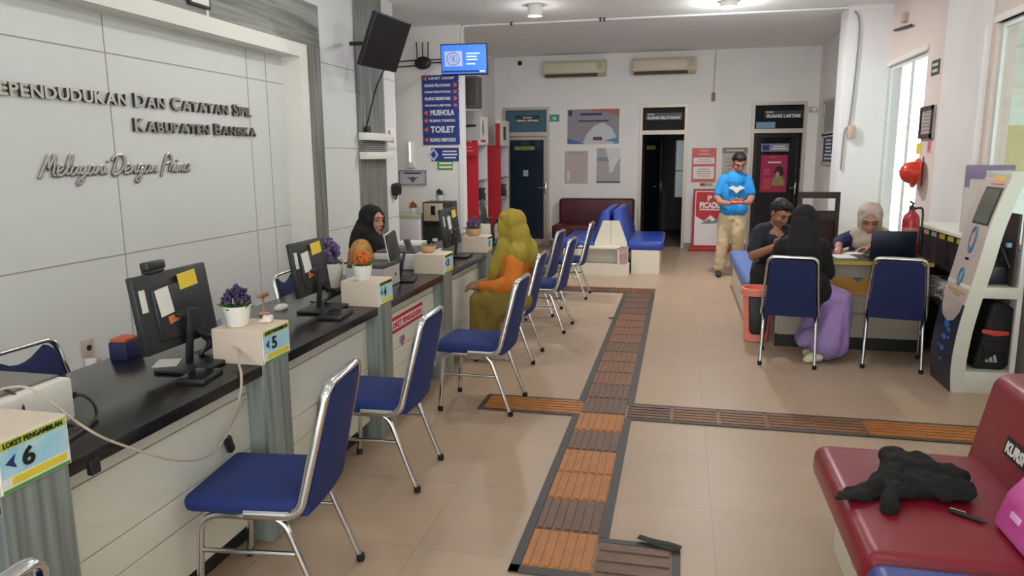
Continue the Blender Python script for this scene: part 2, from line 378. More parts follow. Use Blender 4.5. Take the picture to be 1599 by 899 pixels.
# dark rooms behind the doors
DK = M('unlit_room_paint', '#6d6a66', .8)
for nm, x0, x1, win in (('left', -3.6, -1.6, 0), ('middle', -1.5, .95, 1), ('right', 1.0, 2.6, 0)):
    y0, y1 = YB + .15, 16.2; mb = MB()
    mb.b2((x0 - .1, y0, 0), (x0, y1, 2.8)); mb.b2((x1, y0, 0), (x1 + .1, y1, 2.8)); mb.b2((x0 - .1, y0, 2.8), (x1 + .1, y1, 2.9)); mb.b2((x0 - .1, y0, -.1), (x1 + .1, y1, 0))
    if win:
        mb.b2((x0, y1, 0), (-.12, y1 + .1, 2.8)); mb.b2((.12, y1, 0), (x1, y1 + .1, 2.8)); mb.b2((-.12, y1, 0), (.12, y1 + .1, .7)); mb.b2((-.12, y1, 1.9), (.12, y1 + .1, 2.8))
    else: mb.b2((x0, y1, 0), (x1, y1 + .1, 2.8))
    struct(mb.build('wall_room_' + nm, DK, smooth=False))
w3o = MB(); w3o.b2((-.12, 16.19, .7), (-.1, 16.26, 1.9)); w3o.b2((.1, 16.19, .7), (.12, 16.26, 1.9)); w3o.b2((-.12, 16.19, 1.25), (.12, 16.26, 1.28))
w3o_ = struct(w3o.build('window_3', ALU, smooth=False))
MB().b2((-.1, 16.22, .7), (.1, 16.226, 1.9)).build('pane', M('tinted_green_pane', '#39463c', .2, alpha=.86), w3o_, smooth=False)

# outside: paved yard, pale neighbouring building with an orange band, covered walkway
struct(MB().b2((2.5, -8, -.2), (16, 22, -.12)).build('floor_yard', M('pale_paving', '#c9cdc6', .8, var=.05, scale=3), smooth=False))
nb = thing('neighbouring_building', 'pale building with orange bands seen through the far right window', 'building', (7.2, 6, -.12))
mb = MB(); mb.b2((7.2, -8, -.12), (7.5, 22, 2.1)); mb.build('lower_facade', M('pale_render', '#b9c4bf', .8), nb, smooth=False, world=True)
mb = MB(); mb.b2((7.2, -8, 2.35), (7.5, 22, 2.8)); mb.b2((7.2, -8, 4.6), (7.5, 22, 5.4)); mb.build('upper_facade', M('mint_grey_render', '#8f9d95', .8), nb, smooth=False, world=True)
mb = MB(); mb.b2((7.16, -8, 2.1), (7.5, 22, 2.35)); mb.b2((7.16, -8, 2.8), (7.5, 22, 4.6)); mb.build('orange_band', M('orange_render', '#a3814f', .8), nb, smooth=False, world=True)
mb = MB(); mb.b2((6.9, -8, 5.4), (7.8, 22, 5.55)); mb.build('roof_edge', MOULD, nb, smooth=False, world=True)
# covered walkway outside the near right window
cw = thing('covered_walkway', 'covered walkway with a pale green end wall outside the near right window', 'walkway', (3.8, 4, -.12))
MB().b2((2.52, -3.2, 2.95), (5.0, 11.2, 3.05)).build('canopy', M('canopy_white', '#d4d6d3', .8), cw, smooth=False, world=True)
MB().b2((3.45, 11.2, -.12), (5.0, 11.3, 2.35)).build('end_wall', M('mint_screen_wall', '#dce6e1', .7), cw, smooth=False, world=True)
MB().b2((3.43, 11.15, 2.35), (5.0, 11.32, 2.43)).build('white_rail', MOULD, cw, smooth=False, world=True)
MB().b2((3.45, 11.2, 2.43), (5.0, 11.3, 2.95)).build('upper_panel', M('pale_upper_panel', '#e0e3df', .7), cw, smooth=False, world=True)
for y in (-3.1, .3, 3.7, 7.15, 11.0): MB().b2((4.9, y, -.12), (5.0, y + .1, 2.95)).build('canopy_post', MOULD, cw, smooth=False, world=True)
MB().b2((4.0, 11.18, 1.35), (4.6, 11.2, 1.95)).build('ochre_panel', M('ochre_panel', '#c4b98e', .7), cw, smooth=False, world=True)
# ------------------------------------------------------------------ chairs
def make_chair(name, label, loc, rz, group, fab, dip=False, plate=True):
    t = thing(name, label, 'chair', loc, rz, group)
    sp = MB(); sp.box((0, .012, .415), (.405, .43, .068), .031, seg=4); sp.box((0, .02, .437), (.35, .36, .03), .014, seg=3)
    sp.build('seat', fab, t)
    # backrest pad follows the leaning uprights
    mb = MB(); bmx = bmesh.new(); nx, nz_ = 10, 12; grid = {}
    for side in (0, 1):
        for i in range(nx + 1):
            for j in range(nz_ + 1):
                u = i / nx * 2 - 1; v = j / nz_
                hw = .186 - .026 * v
                zt = .828 - (.05 * (1 - min(1, (abs(u) / .75) ** 2)) if dip else .004) - (.03 * max(0, (abs(u) - .8) / .2) ** 2)
                z = .385 + (zt - .385) * v; y = -.205 - .10 * (z - .39) / .45 - .012 * (1 - u * u)
                edge = max(abs(u), abs(v * 2 - 1)); th = .021 if edge < .95 else .013
                grid[side, i, j] = bmx.verts.new((u * hw, y + (th if side else -.013), z))
    for i in range(nx):
        for j in range(nz_):
            for sd in (0, 1):
                q = [grid[sd, i, j], grid[sd, i + 1, j], grid[sd, i + 1, j + 1], grid[sd, i, j + 1]]; bmx.faces.new(q if sd == 0 else q[::-1])
    for i in range(nx):
        for j in (0, nz_):
            q = [grid[0, i, j], grid[0, i + 1, j], grid[1, i + 1, j], grid[1, i, j]]; bmx.faces.new(q[::-1] if j == 0 else q)
    for j in range(nz_):
        for i in (0, nx):
            q = [grid[0, i, j], grid[0, i, j + 1], grid[1, i, j + 1], grid[1, i, j]]; bmx.faces.new(q if i == 0 else q[::-1])
    mb._merge(bmx); bk = mb.build('backrest', fab, t, ang=60)
    if plate: MB().box((0, -.3005, .755), (.05, .004, .016), .0015).build('maker_plate', CHROME, bk)
    bf = MB().tube(fillet([(-.204, .0, .392), (-.204, -.195, .392), (-.172, -.306, .846), (.172, -.306, .846), (.204, -.195, .392), (.204, .0, .392)], .055, 6), [(.0105, .017)] * 32, 10, flat=(1, 0, 0))
    bf.build('back_frame', CHROME, t, ang=80)
    for s in (-1, 1):
        lg = MB().tube(fillet([(s * .195, .192, .012), (s * .188, .165, .378), (s * .188, .0, .378)], .07, 6), .0125, 10).build('leg', CHROME, t, ang=80)
        MB().lathe([(.015, 0), (.0165, .004), (.0165, .03), (.0135, .032)], (s * .195, .192, 0), 10).build('rubber_foot', RUBBER, lg)
        lg = MB().tube(fillet([(s * .195, -.268, .012), (s * .188, -.13, .378), (s * .188, .0, .378)], .06, 6), .0125, 10).build('leg', CHROME, t, ang=80)
        MB().lathe([(.015, 0), (.0165, .004), (.0165, .03), (.0135, .032)], (s * .195, -.268, 0), 10).build('rubber_foot', RUBBER, lg)
        MB().tube([(s * .191, .18, .245), (s * .191, -.17, .245)], .009, 8).build('stretcher', CHROME, t, ang=80)
    MB().tube([(-.188, .12, .378), (.188, .12, .378)], .01, 8).build('seat_rail', CHROME, t, ang=80)
    return t
G1 = 'blue chairs lined up in front of the service counter'
ch = make_chair('stacking_chair', 'empty blue chrome chair facing the counter between numbers 5 and 6', (-1.442, 2.262, 0), R(97), G1, BLUEF)
for loc, rz, lab in (((-1.46, .86, 0), 95, 'blue chrome chair cut off at the lower left corner beside box 6'),
                     ((-1.46, 3.296, 0), 91.5, 'empty blue chrome chair facing the counter just past number 5'),
                     ((-1.244, 4.422, 0), 88.4, 'empty blue chrome chair right in front of the woman in the yellow hijab'),
                     ((-1.335, 5.57, 0), 90, 'blue chrome chair on which the woman in the yellow hijab sits'),
                     ((-1.245, 6.62, 0), 87, 'blue chrome chair right behind the seat of the woman in yellow'),
                     ((-1.46, 7.30, 0), 86, 'blue chrome chair half hidden, second last before the white bench base'),
                     ((-1.26, 8.24, 0), 90, 'farthest blue chrome chair of the counter row, beside the low bench')):
    dup(ch, loc, R(rz), lab)
G2 = 'blue chairs for staff behind the counter'
cs = make_chair('stacking_chair', 'blue staff chair behind the large white printer at the far left', (-2.3, 2.28, 0), R(-90), G2, BLUED, dip=True, plate=False)
cs.location = (-2.26, 2.33, 0)
dup(cs, (-2.22, 4.33, 0), R(-86), 'blue staff chair behind the monitor with the orange plant')
dup(cs, (-2.62, 5.62, 0), R(-90), 'blue staff chair under the woman in the black hijab at the counter')
G3 = 'navy chairs at the help desk'
cd = make_chair('stacking_chair', 'navy chair with the black clad woman in a lilac skirt on it', (.87, 5.955, 0), R(-8), G3, BLUED)
dup(cd, (1.635, 6.0, 0), R(-13), 'empty navy chair at the desk in front of the dark laptop')

# ------------------------------------------------------------------ service counter
ct = thing('service_counter', 'long service counter with black top, white boards and veined posts', 'counter', (-1.95, 4.5, 0))
PY = [(1.36, 1.57), (2.54, 2.74), (3.71, 3.90), (4.87, 5.07), (6.06, 6.23), (7.2, 7.38)]
MB().b2((-2.31, .2, .725), (-1.615, 7.9, .77), .004).build('worktop', BLACKTOP, ct, world=True)
bays = [(.2, 1.36)] + [(a[1], b[0]) for a, b in zip(PY, PY[1:])] + [(7.38, 7.9)]
for a, b in bays:
    mb = MB(); zs = [.10, .297, .415, .65, .724]
    for z0, z1 in zip(zs, zs[1:]): mb.b2((-1.715, a, z0 + .002), (-1.69, b, z1 - .002), .0015)
    mb.b2((-1.74, a, .1), (-1.71, b, .724)); mb.build('front_board', PANELW, ct, world=True, smooth=False)
    MB().b2((-1.76, a, 0), (-1.74, b, .1)).build('toe_board', TOE, ct, world=True, smooth=False)
for a, b in PY: MB().b2((-1.86, a, 0), (-1.612, b, .768), .002).build('post', GPOST, ct, world=True, smooth=False)
MB().b2((-1.95, .2, 0), (-1.93, 7.9, .724)).build('back_board', PANELW, ct, world=True, smooth=False)
MB().b2((-2.28, 7.87, 0), (-1.7, 7.9, .724)).build('end_board', PANELW, ct, world=True, smooth=False)
for a in (.25, 2.6, 5.0, 7.3): MB().b2((-2.28, a, 0), (-1.95, a + .02, .724)).build('rib_board', PANELW, ct, world=True, smooth=False)
RED = M('sign_red', '#c02630', .5); SKY = M('sign_sky_blue', '#8fcbe4', .5, col2='#bfe0ea', scale=14); YEL = M('sign_yellow', '#e6cf3f', .5); LIME = M('sign_lime', '#b9c64a', .5); GRN = M('sign_green', '#4f9b3f', .5)
INK = M('ink_black', '#17171c', .6); INKB = M('ink_navy', '#22306f', .6); WHT = M('print_white', '#e9e6e2', .6); PINKR = M('print_pink_red', '#d8666a', .6)
for (a, b), n, lab in zip(PY, '654321', ('cream counter number box reading 6, nearest at the left edge', 'cream counter number box reading 5 under the purple potted plant', 'cream counter number box reading 4 under the orange potted plant', 'cream counter number box reading 3 under the small wooden bowl plant', 'cream counter number box reading 2 beside the head of the yellow hijab', 'farthest cream counter number box, half hidden by the yellow hijab')):
    w = b - a + .012; e = thing('number_box', lab, 'box', (-1.605, (a + b) / 2, .77), R(90), 'numbered cream boxes on the counter posts')
    MB().b2((-w / 2, 0, 0), (w / 2, .225, .142), .003).build('carton', BOXW, e, smooth=False)
    pl = MB().b2((-w / 2 + .006, -.003, .004), (w / 2 - .006, .001, .138)).build('number_plate', WHT, e, smooth=False)
    p2 = bpy.data.objects.new('x', None); bpy.data.objects.remove(p2)
    def rr(nm, m, x0, z0, x1, z1, k):
        MB().b2(((x0 - .5) * w, -.0036 - .0005 * k, z0 * .142), ((x1 - .5) * w, -.002, z1 * .142)).build(nm, m, pl, smooth=False)
    rr('blue_field', SKY, .04, .3, .96, .8, 0); rr('title_strip', LIME, .04, .8, .96, .96, 0); rr('green_edge', GRN, .04, .03, .96, .09, 0); rr('yellow_strip', YEL, .16, .13, .92, .27, 1)
    text('lettering', n, .17 * w, .05, INK, pl, ((.40 - .5) * w, -.0055, .55 * .142), bold=.03)
    MB().prism([((.1 - .5) * w, .55 * .142), ((.24 - .5) * w, .68 * .142), ((.21 - .5) * w, .55 * .142), ((.24 - .5) * w, .42 * .142)], 'y', -.0045, -.002).build('arrow', INKB, pl, smooth=False)
    text('lettering', 'LOKET PENGAMBILAN' if n in '65' else 'LOKET PELAYANAN', .8 * w, .014, INK, pl, (0, -.0045, .88 * .142))
board('counter_sticker', 'red and white sticker on the white counter front behind chairs', 'sticker', (-1.6895, 4.33, .57), .60, .1, RED, R(90), .0015,
      [('r', (.02, .22, .98, .78), WHT, 'white_band'), ('t', (.06, .3, .94, .7), RED, 'LOKET PENGADUAN', .03)])
s2 = thing('counter_decal', 'small blue and red heart logo decal below the red counter sticker', 'sticker', (-1.6895, 4.24, .45), R(90))
MB().prism([(-.05, .0), (0, -.045), (0, .02), (-.025, .035)], 'y', -.0012, 0).build('blue_half', M('decal_blue', '#6d8ed0', .5), s2, smooth=False)
MB().prism([(.05, .0), (0, -.045), (0, .02), (.025, .035)], 'y', -.0012, 0).build('red_half', M('decal_red', '#d0484f', .5), s2, smooth=False)

# ------------------------------------------------------------------ things on the counter
def monitor(loc, rz, label, w=.47, h=.31, cam_on=False, tilt=8, note=True, base=True):
    """local -y is the back of the screen (towards the visitors)"""
    e = thing('computer_monitor', label, 'monitor', loc, rz, 'monitors standing on the service counter')
    sh = MB(); sh.box((0, 0, 0), (w, .03, h), .006); sh.box((0, -.012, -.01), (w * .62, .03, h * .7), .012)
    s = sh.build('screen', DKGREY if base else BLKP, e); s.location = (0, 0, .09 + h / 2); s.rotation_euler = (R(-tilt), 0, 0)
    MB().b2((-w / 2 + .01, .0151, -h / 2 + .018), (w / 2 - .01, .0165, h / 2 - .01)).build('display', BLKG, s, smooth=False)
    if note:
        MB().box((w * .16, -.0285, h * .33), (.11, .002, .062), rot=(0, R(-4), 0)).build('yellow_note', M('sticky_yellow', '#e3c53d', .7), s, smooth=False)
        MB().box((-w * .2, -.0287, h * .12), (.075, .002, .105), rot=(0, R(-6), 0)).build('paper_note', PAPER, s, smooth=False)
        MB().box((-w * .12, -.029, -h * .12), (.06, .002, .03), rot=(0, R(-8), 0)).build('orange_sticker', M('orange_pink_print', '#d77a4a', .6), s, smooth=False)
        MB().box((-w * .42, -.016, h * .18), (.03, .002, .085)).build('serial_sticker', WHP, s, smooth=False)
    st = MB(); st.box((0, -.055, .12), (.035, .014, .24), .003, rot=(R(6), 0, 0)); st.box((0, -.035, .22), (.1, .06, .02), .004); st.build('stand_arm', BLKP, e)
    MB().box((0, -.07, .009), (.25, .2, .016), .006, rot=(0, 0, R(4))).build('stand_foot', BLKP, e)
    if cam_on or w == .35:
        cbm = MB(); rn = random.Random(3)
        for k in range(7): cbm.tube(spline([(.06 + .01 * k, -.03, .14 - .01 * k), (.10 + .008 * k, -.06 - .01 * k, .08), (.08 + .012 * k, -.03 + .01 * k, .012), (.16, .02 + .012 * k, .008)], 6), .006, 6)
        cbm.build('cable_bundle', BLKP, e)
    if cam_on:
        wc = MB(); wc.box((-.08, -.005, h / 2 + .028), (.1, .04, .035), .008); wc.box((-.08, 0, h / 2 + .006), (.07, .05, .012), .003); wo = wc.build('webcam', BLKP, s)
    return e
ZC = .7705
monitor((-1.94, 2.475, ZC), R(90), 'dark monitor back with yellow note and webcam beside number box 5', w=.43, h=.30, cam_on=True)
monitor((-1.95, 3.585, ZC), R(90), 'dark monitor back with small yellow note behind number box 4', w=.35, h=.29)
monitor((-1.86, 5.82, ZC), R(90), 'dark monitor back with yellow note near number box 2', w=.42)
monitor((-1.86, 6.92, ZC), R(103), 'farthest dark monitor edge beside the red shelf stand', w=.40, note=False)
# slim monitor seen edge on
e = thing('computer_monitor', 'slim white framed screen seen edge on, past number box 4', 'monitor', (-1.86, 4.58, ZC), R(104), 'monitors standing on the service counter')
s = MB().box((0, 0, 0), (.36, .022, .27), .008).build('screen', BLKP, e); s.location = (0, 0, .19); s.rotation_euler = (R(-10), 0, 0)
MB().box((0, .013, 0), (.37, .006, .28), .002).build('bezel', WHP, s)
MB().box((0, -.05, .1), (.04, .02, .2), .004, rot=(R(12), 0, 0)).build('stand_arm', BLKP, e)
MB().box((0, -.06, .008), (.2, .16, .014), .005).build('stand_foot', BLKP, e)

def pot_plant(loc, label, pot='white', flower='#3b2a4e', leaf='#3f6a2c', s=1.0, name='potted_plant', sparse=False):
    e = thing(name, label, 'plant', loc, random.uniform(0, 6), 'small potted plants at the counter')
    pm = {'white': WHC, 'wood': M('light_wood_bowl', '#c9a27a', .5, var=.08, scale=10), 'wh2': WHP}[pot]
    if pot == 'wood': pr = [(.038, 0), (.052, .012), (.06, .04), (.06, .055), (.054, .055), (.052, .045), (.0, .045)]
    else: pr = [(.038, 0), (.042, .004), (.054, .07), (.056, .085), (.051, .085), (.049, .074), (0, .074)]
    MB().lathe([(r * s, z * s) for r, z in pr], seg=24).build('pot', pm, e)
    rn = random.Random(int(loc[1] * 100)); ztop = pr[-1][1] * s
    lf = MB()
    for i in range(46):
        a = rn.uniform(0, 6.28); rr_ = rn.uniform(.0, .05) * s; tl = rn.uniform(.02, .05) * s; d = Vector((math.cos(a), math.sin(a), rn.uniform(.25, 1.2))).normalized()
        p = Vector((math.cos(a) * rr_, math.sin(a) * rr_, ztop))
        lf.tube([p, p + d * tl * .5, p + d * tl], [(.002, .001), (.005 * s, .002), (.0008, .0005)], 5)
    lf.build('leaves', M('leaf_' + leaf[1:], leaf, .6, var=.25, scale=60), e)
    if flower:
        fl = MB()
        for i in range(16 if sparse else 34):
            a = rn.uniform(0, 6.28); rr_ = .048 * s * math.sqrt(rn.random()); h = ztop + (.028 + .062 * (1 - (rr_ / (.05 * s)) ** 2) * rn.uniform(.6, 1)) * s
            p = Vector((math.cos(a) * rr_, math.sin(a) * rr_, h)); fl.tube([(p.x * .5, p.y * .5, ztop), p], .0012, 4)
            for k in range(4): fl.ell(p + Vector((rn.uniform(-.007, .007), rn.uniform(-.007, .007), (k - 1.5) * .007 * s)), (.0075 * s, .0075 * s, .007 * s), seg=6)
        fl.build('flowers', M('petals_' + flower[1:], flower, .7, var=.3, scale=90), e)
    return e
BT = .9125
pot_plant((-1.755, 2.61, BT), 'purple flowering plant in a white pot on number box 5')
pot_plant((-1.72, 3.76, BT), 'orange flowering plant in a white pot on number box 4', flower='#cf6a26')
pot_plant((-1.755, 4.97, BT), 'small wooden bowl with a low green plant on number box 3', pot='wood', flower=None, leaf='#7a8a4a', s=.9)
pot_plant((-1.745, 6.13, BT), 'purple plant in a wooden bowl on number box 2', pot='wood', flower='#5a4468', s=1.15)
pot_plant((-2.18, 4.24, ZC), 'bushy lavender coloured plant in a white pot behind the second monitor', flower='#66507c', s=1.9, leaf='#5a5a5a')
pot_plant((-3.53, 9.42, .8355), 'tiny orange and dark plant in a white pot on the white cabinet', flower='#b4502c', leaf='#26301c', s=.95)
pot_plant((-3.15, 9.42, 1.0055), 'tiny dark cactus in a white pot on the drinks machine', pot='wh2', flower='#23281f', leaf='#2b331f', s=.95)

# big label printer at the left edge
e = thing('laser_printer', 'large white box shaped printer with grey lid at the far left', 'printer', (-2.0, 1.55, ZC), R(0))
MB().b2((-.2, -.34, .012), (.16, .295, .15), .012).build('casing', WHP, e)
MB().b2((-.185, -.32, .15), (.125, .28, .158), .003).build('lid', M('grey_scanner_lid', '#6e6963', .35), e)
mb = MB(); mb.lathe([(.014, 0), (.014, .004), (0, .006)], (.16, .1, .07), 16, (0, R(90), 0)); mb.build('badge', M('grey_badge', '#9a9a98', .4), e)
mb = MB(); mb.b2((.16, .05, .1), (.162, .08, .106)); mb.build('button', DKGREY, e)
for x in (-.18, .14):
    for y in (-.3, .26): MB().lathe([(.012, 0), (.012, .013)], (x, y, 0), 10).build('foot', RUBBER, e)
e = thing('handheld_scanner', 'grey handheld scanner with a lit end lying on the printer', 'scanner', (-1.93, 1.46, ZC + .159))
MB().tube(spline([(0, -.13, .016), (0, -.02, .018), (0, .07, .016), (.005, .1, .015)]), [.016] * 7 + [.013] * 6 + [.01] * 6, 10).build('body', M('grey_plastic', '#8f8f98', .4), e)
MB().tube(spline([(.005, .1, .015), (.03, .16, .02), (.07, .2, -.01), (.10, .19, -.07), (.11, .1, -.09), (.115, -.15, -.0905)]), .004, 6).build('cord', BLKP, e)
# cable hanging from the counter to the extension plug
cb = MB().tube(spline([(-1.9, 1.55,   .936), (-1.82, 1.66, .945), (-1.62, 1.63, .86), (-1.585, 1.72, .77), (-1.57, 1.95, .62), (-1.62, 2.2, .54), (-1.66, 2.4, .59), (-1.675, 2.5, .64)], 10), .0038, 8)
tag(cb.build('power_cable', M('beige_cable', '#b9aa97', .5)), 'beige cable drooping across the white counter front below number box 5', 'cable')
e = thing('power_cable', 'beige cable running from monitor stand down to a black plug', 'cable', (-1.72, 2.4, ZC))
MB().tube(spline([(-1.80, 2.55, .86), (-1.72, 2.53, .84), (-1.65, 2.44, .80), (-1.61, 2.39, .775), (-1.603, 2.36, .70), (-1.66, 2.35, .56), (-1.672, 2.36, .53)], 8), .005, 8).build('cord', M('beige_cable', '#b9aa97', .5), e, world=True)
MB().box((-1.672, 2.37, .50), (.024, .03, .07), .005, rot=(R(20), 0, 0)).build('plug', BLKP, e, world=True)
e = thing('power_cable', 'short black cable and clip at the printer corner', 'cable', (-1.83, 1.85, ZC))
MB().tube(spline([(-1.86, 1.86, .85), (-1.83, 1.87, .85), (-1.81, 1.885, .82), (-1.80, 1.88, .782), (-1.76, 1.8, .779), (-1.72, 1.66, .778), (-1.66, 1.6, .778)], 8), .005, 8).build('cord', BLKP, e, world=True)
MB().box((-1.86, 1.86, .852), (.012, .025, .02), .003).build('plug', BLKP, e, world=True)
MB().b2((-1.625, 1.64, .70), (-1.606, 1.675, .745), .003).build('clip', BLKP, e, world=True)
# pads in front of the first two monitors, paper, books
def slab(name, label, cat, c, d, mat, rz=0, bev=.004, group=None):
    e = thing(name, label, cat, (c[0], c[1], c[2]), rz, group)
    return e, MB().b2((-d[0] / 2, -d[1] / 2, 0), (d[0] / 2, d[1] / 2, d[2]), bev)
e, mb = slab('document_scanner', 'flat black document scanner before the monitor beside number box 5', 'scanner', (-1.745, 2.33, ZC), (.11, .16, .02), BLKP, R(10)); mb.build('casing', BLKP, e); MB().b2((-.045, -.07, .02), (.045, .07, .022)).build('glass', BLKG, e)
e, mb = slab('document_scanner', 'flat black document scanner before the second monitor', 'scanner', (-1.74, 3.45, ZC), (.13, .2, .02), BLKP, R(8)); mb.build('casing', BLKP, e); MB().b2((-.05, -.08, .02), (.05, .08, .022)).build('glass', BLKG, e)
e, mb = slab('paper_sheet', 'small white paper lying before the monitor with the webcam', 'paper', (-1.97, 2.72 - .28, ZC + .018), (.09, .12, .001), PAPER, R(25), 0); mb.build('sheet', PAPER, e)
e, mb = slab('small_carton', 'dark blue carton with an orange top behind the first monitor', 'box', (-2.24, 2.53, ZC), (.08, .1, .075), BLUED, R(6)); mb.build('carton', M('carton_navy', '#1f2350', .6), e); MB().b2((-.036, -.046, .075), (.036, .046, .09), .004).build('lid', M('carton_orange', '#b8593a', .6), e)
e, mb = slab('tissue_pack', 'crumpled white tissue pack beside the purple plant on box 5', 'tissue', (-1.68, 2.70, BT), (.05, .06, .012), PAPER, R(20))
for i in range(9): mb.ell((random.uniform(-.02, .02), random.uniform(-.022, .022), random.uniform(.014, .026)), (.012, .012, .009), (random.random(), random.random(), 0), 8)
mb.blob('tissue', M('white_tissue', '#e5d9cf', .8), e, .004, 2, world=False)
e = thing('water_bottle', 'clear bottle with a blue cap behind the purple plant pot', 'bottle', (-1.93, 2.80, ZC))
MB().lathe([(.028, 0), (.03, .01), (.03, .12), (.012, .155), (.012, .17), (0, .17)], seg=16).build('body', M('bluish_plastic', '#9db8c8', .15), e)
MB().lathe([(.015, .165), (.015, .187), (0, .188)], seg=16).build('cap', M('cap_blue', '#2c8fd6', .4), e)
e = thing('wooden_peg_stand', 'small pinkish wooden peg stand on the counter near the staff chair', 'stand', (-2.14, 3.42, ZC))
MB().lathe([(.03, 0), (.03, .008), (.008, .012), (.007, .10), (0, .1)], seg=14).build('post', M('pink_wood', '#c39a83', .6), e); MB().box((0, 0, .105), (.03, .085, .028), .01).build('cross_piece', M('pink_wood', '#c39a83', .6), e)
e = thing('computer_mouse', 'white computer mouse beside the second monitor', 'mouse', (-2.12, 3.44 + .12, ZC)); MB().ell((0, 0, .008), (.032, .055, .022), seg=16).build('shell', WHP, e)
# acrylic document tray and white printer further on
e = thing('document_tray', 'pale acrylic document tray standing behind number box 4', 'tray', (-1.92, 4.36, ZC))
AC = M('cloudy_acrylic', '#bdb6b8', .3); mb = MB()
mb.b2((-.13, -.13, 0), (.13, .13, .006)); mb.b2((-.13, -.13, 0), (-.125, .13, .13)); mb.b2((.125, -.13, 0), (.13, .13, .13)); mb.b2((-.125, -.13, .006), (.125, -.125, .13)); mb.b2((-.125, .125, .006), (.125, .13, .13)); mb.build('tray', AC, e, smooth=False)
MB().b2((-.12, -.12, .13), (.12, .12, .155), .004).build('folder', M('dark_folder', '#4a4445', .5), e)
e = thing('office_printer', 'low white printer with dark lid between number boxes 3 and 4', 'printer', (-2.0, 5.02 + .2, ZC))
MB().b2((-.2, -.2, 0), (.2, .2, .12), .012).build('casing', WHP, e); MB().b2((-.19, -.19, .12), (.19, .19, .135), .004).build('lid', M('printer_lid', '#4c4748', .4), e)
MB().box((.02, -.05, .16), (.05, .2, .03), .01, rot=(R(18), 0, R(30))).build('handset', BLKP, e)
e = thing('card_box', 'small white carton beside the monitor near number box 2', 'box', (-2.1, 5.56, ZC)); MB().b2((-.1, -.08, 0), (.1, .08, .15), .003).build('carton', PAPER, e); MB().b2((-.1, -.082, .1), (.1, -.08, .112)).build('stripe', M('grey_badge', '#9a9a98', .4), e)
e = thing('paper_stand', 'small white paper holder beside the yellow hijab', 'holder', (-1.80, 6.62, ZC)); MB().b2((-.08, -.004, .012), (.08, .004, .2)).build('sheet', PAPER, e); MB().b2((-.08, -.04, 0), (.08, .04, .012), .003).build('foot', AC, e)
e = thing('barcode_scanner', 'black upright barcode scanner on the counter near the red shelf', 'scanner', (-1.72, 6.75, ZC)); MB().tube(spline([(0, 0, .01), (0, -.02, .1), (0, 0, .18), (.05, 0, .22)]), .011, 8).build('neck', BLKP, e); MB().lathe([(.05, 0), (.05, .01), (.012, .02)], seg=16).build('foot', BLKP, e); MB().box((.06, 0, .225), (.07, .05, .035), .008).build('head', BLKP, e)
# ------------------------------------------------------------------ left wall: lettering, picture, televisions
STEEL = M('mirror_steel', '#c9c6c0', .22, 1)
DKSTEEL = M('steel_return_edge', '#4b4945', .4, .6)
def wall_letters(rows, label, name='wall_lettering'):
    """rows of small caps: (text, y0, y1, z baseline, cap height); steel faces on dark returns, read along +Y"""
    e = thing(name, label, 'lettering', (-3.3985, rows[0][1], rows[0][3]))
    for s, y0, y1, zb, hc in rows:
        words = s.split(' '); ms = []; x = 0
        for wd in words:
            for k, cchar in enumerate(wd):
                me = text_mesh(cchar, .028); sc = 1.22 if k == 0 else 1.0
                xs = [v.co.x for v in me.vertices]; x0, x1 = min(xs), max(xs)
                for v in me.vertices: v.co = ((v.co.x - x0) * sc + x, v.co.y * sc, v.co.z)
                x += (x1 - x0) * sc + .075; ms.append(me)
            x += .46
        k = (y1 - y0) / (x - .535)
        for me in ms:
            n = len(me.vertices); me.materials.clear(); me.materials.append(DKSTEEL); me.materials.append(STEEL)
            for p in me.polygons: p.material_index = 1 if p.normal.z > .9 else 0
            for v in me.vertices: v.co = (.0005 + (.02 if v.co.z > 0 else 0), y0 + v.co.x * k - rows[0][1], zb - rows[0][3] + v.co.y / .72 * hc)
            me.name = 'letter'; link('letter', me, e)
    return e
wall_letters([('DINAS KEPENDUDUKAN DAN CATATAN SIPIL', 2.60, 5.42, 1.918, .068)], 'upper row of steel wall letters ending in CATATAN SIPIL')
wall_letters([('KABUPATEN BANGKA', 4.09, 5.47, 1.764, .066)], 'lower row of steel wall letters reading KABUPATEN BANGKA')
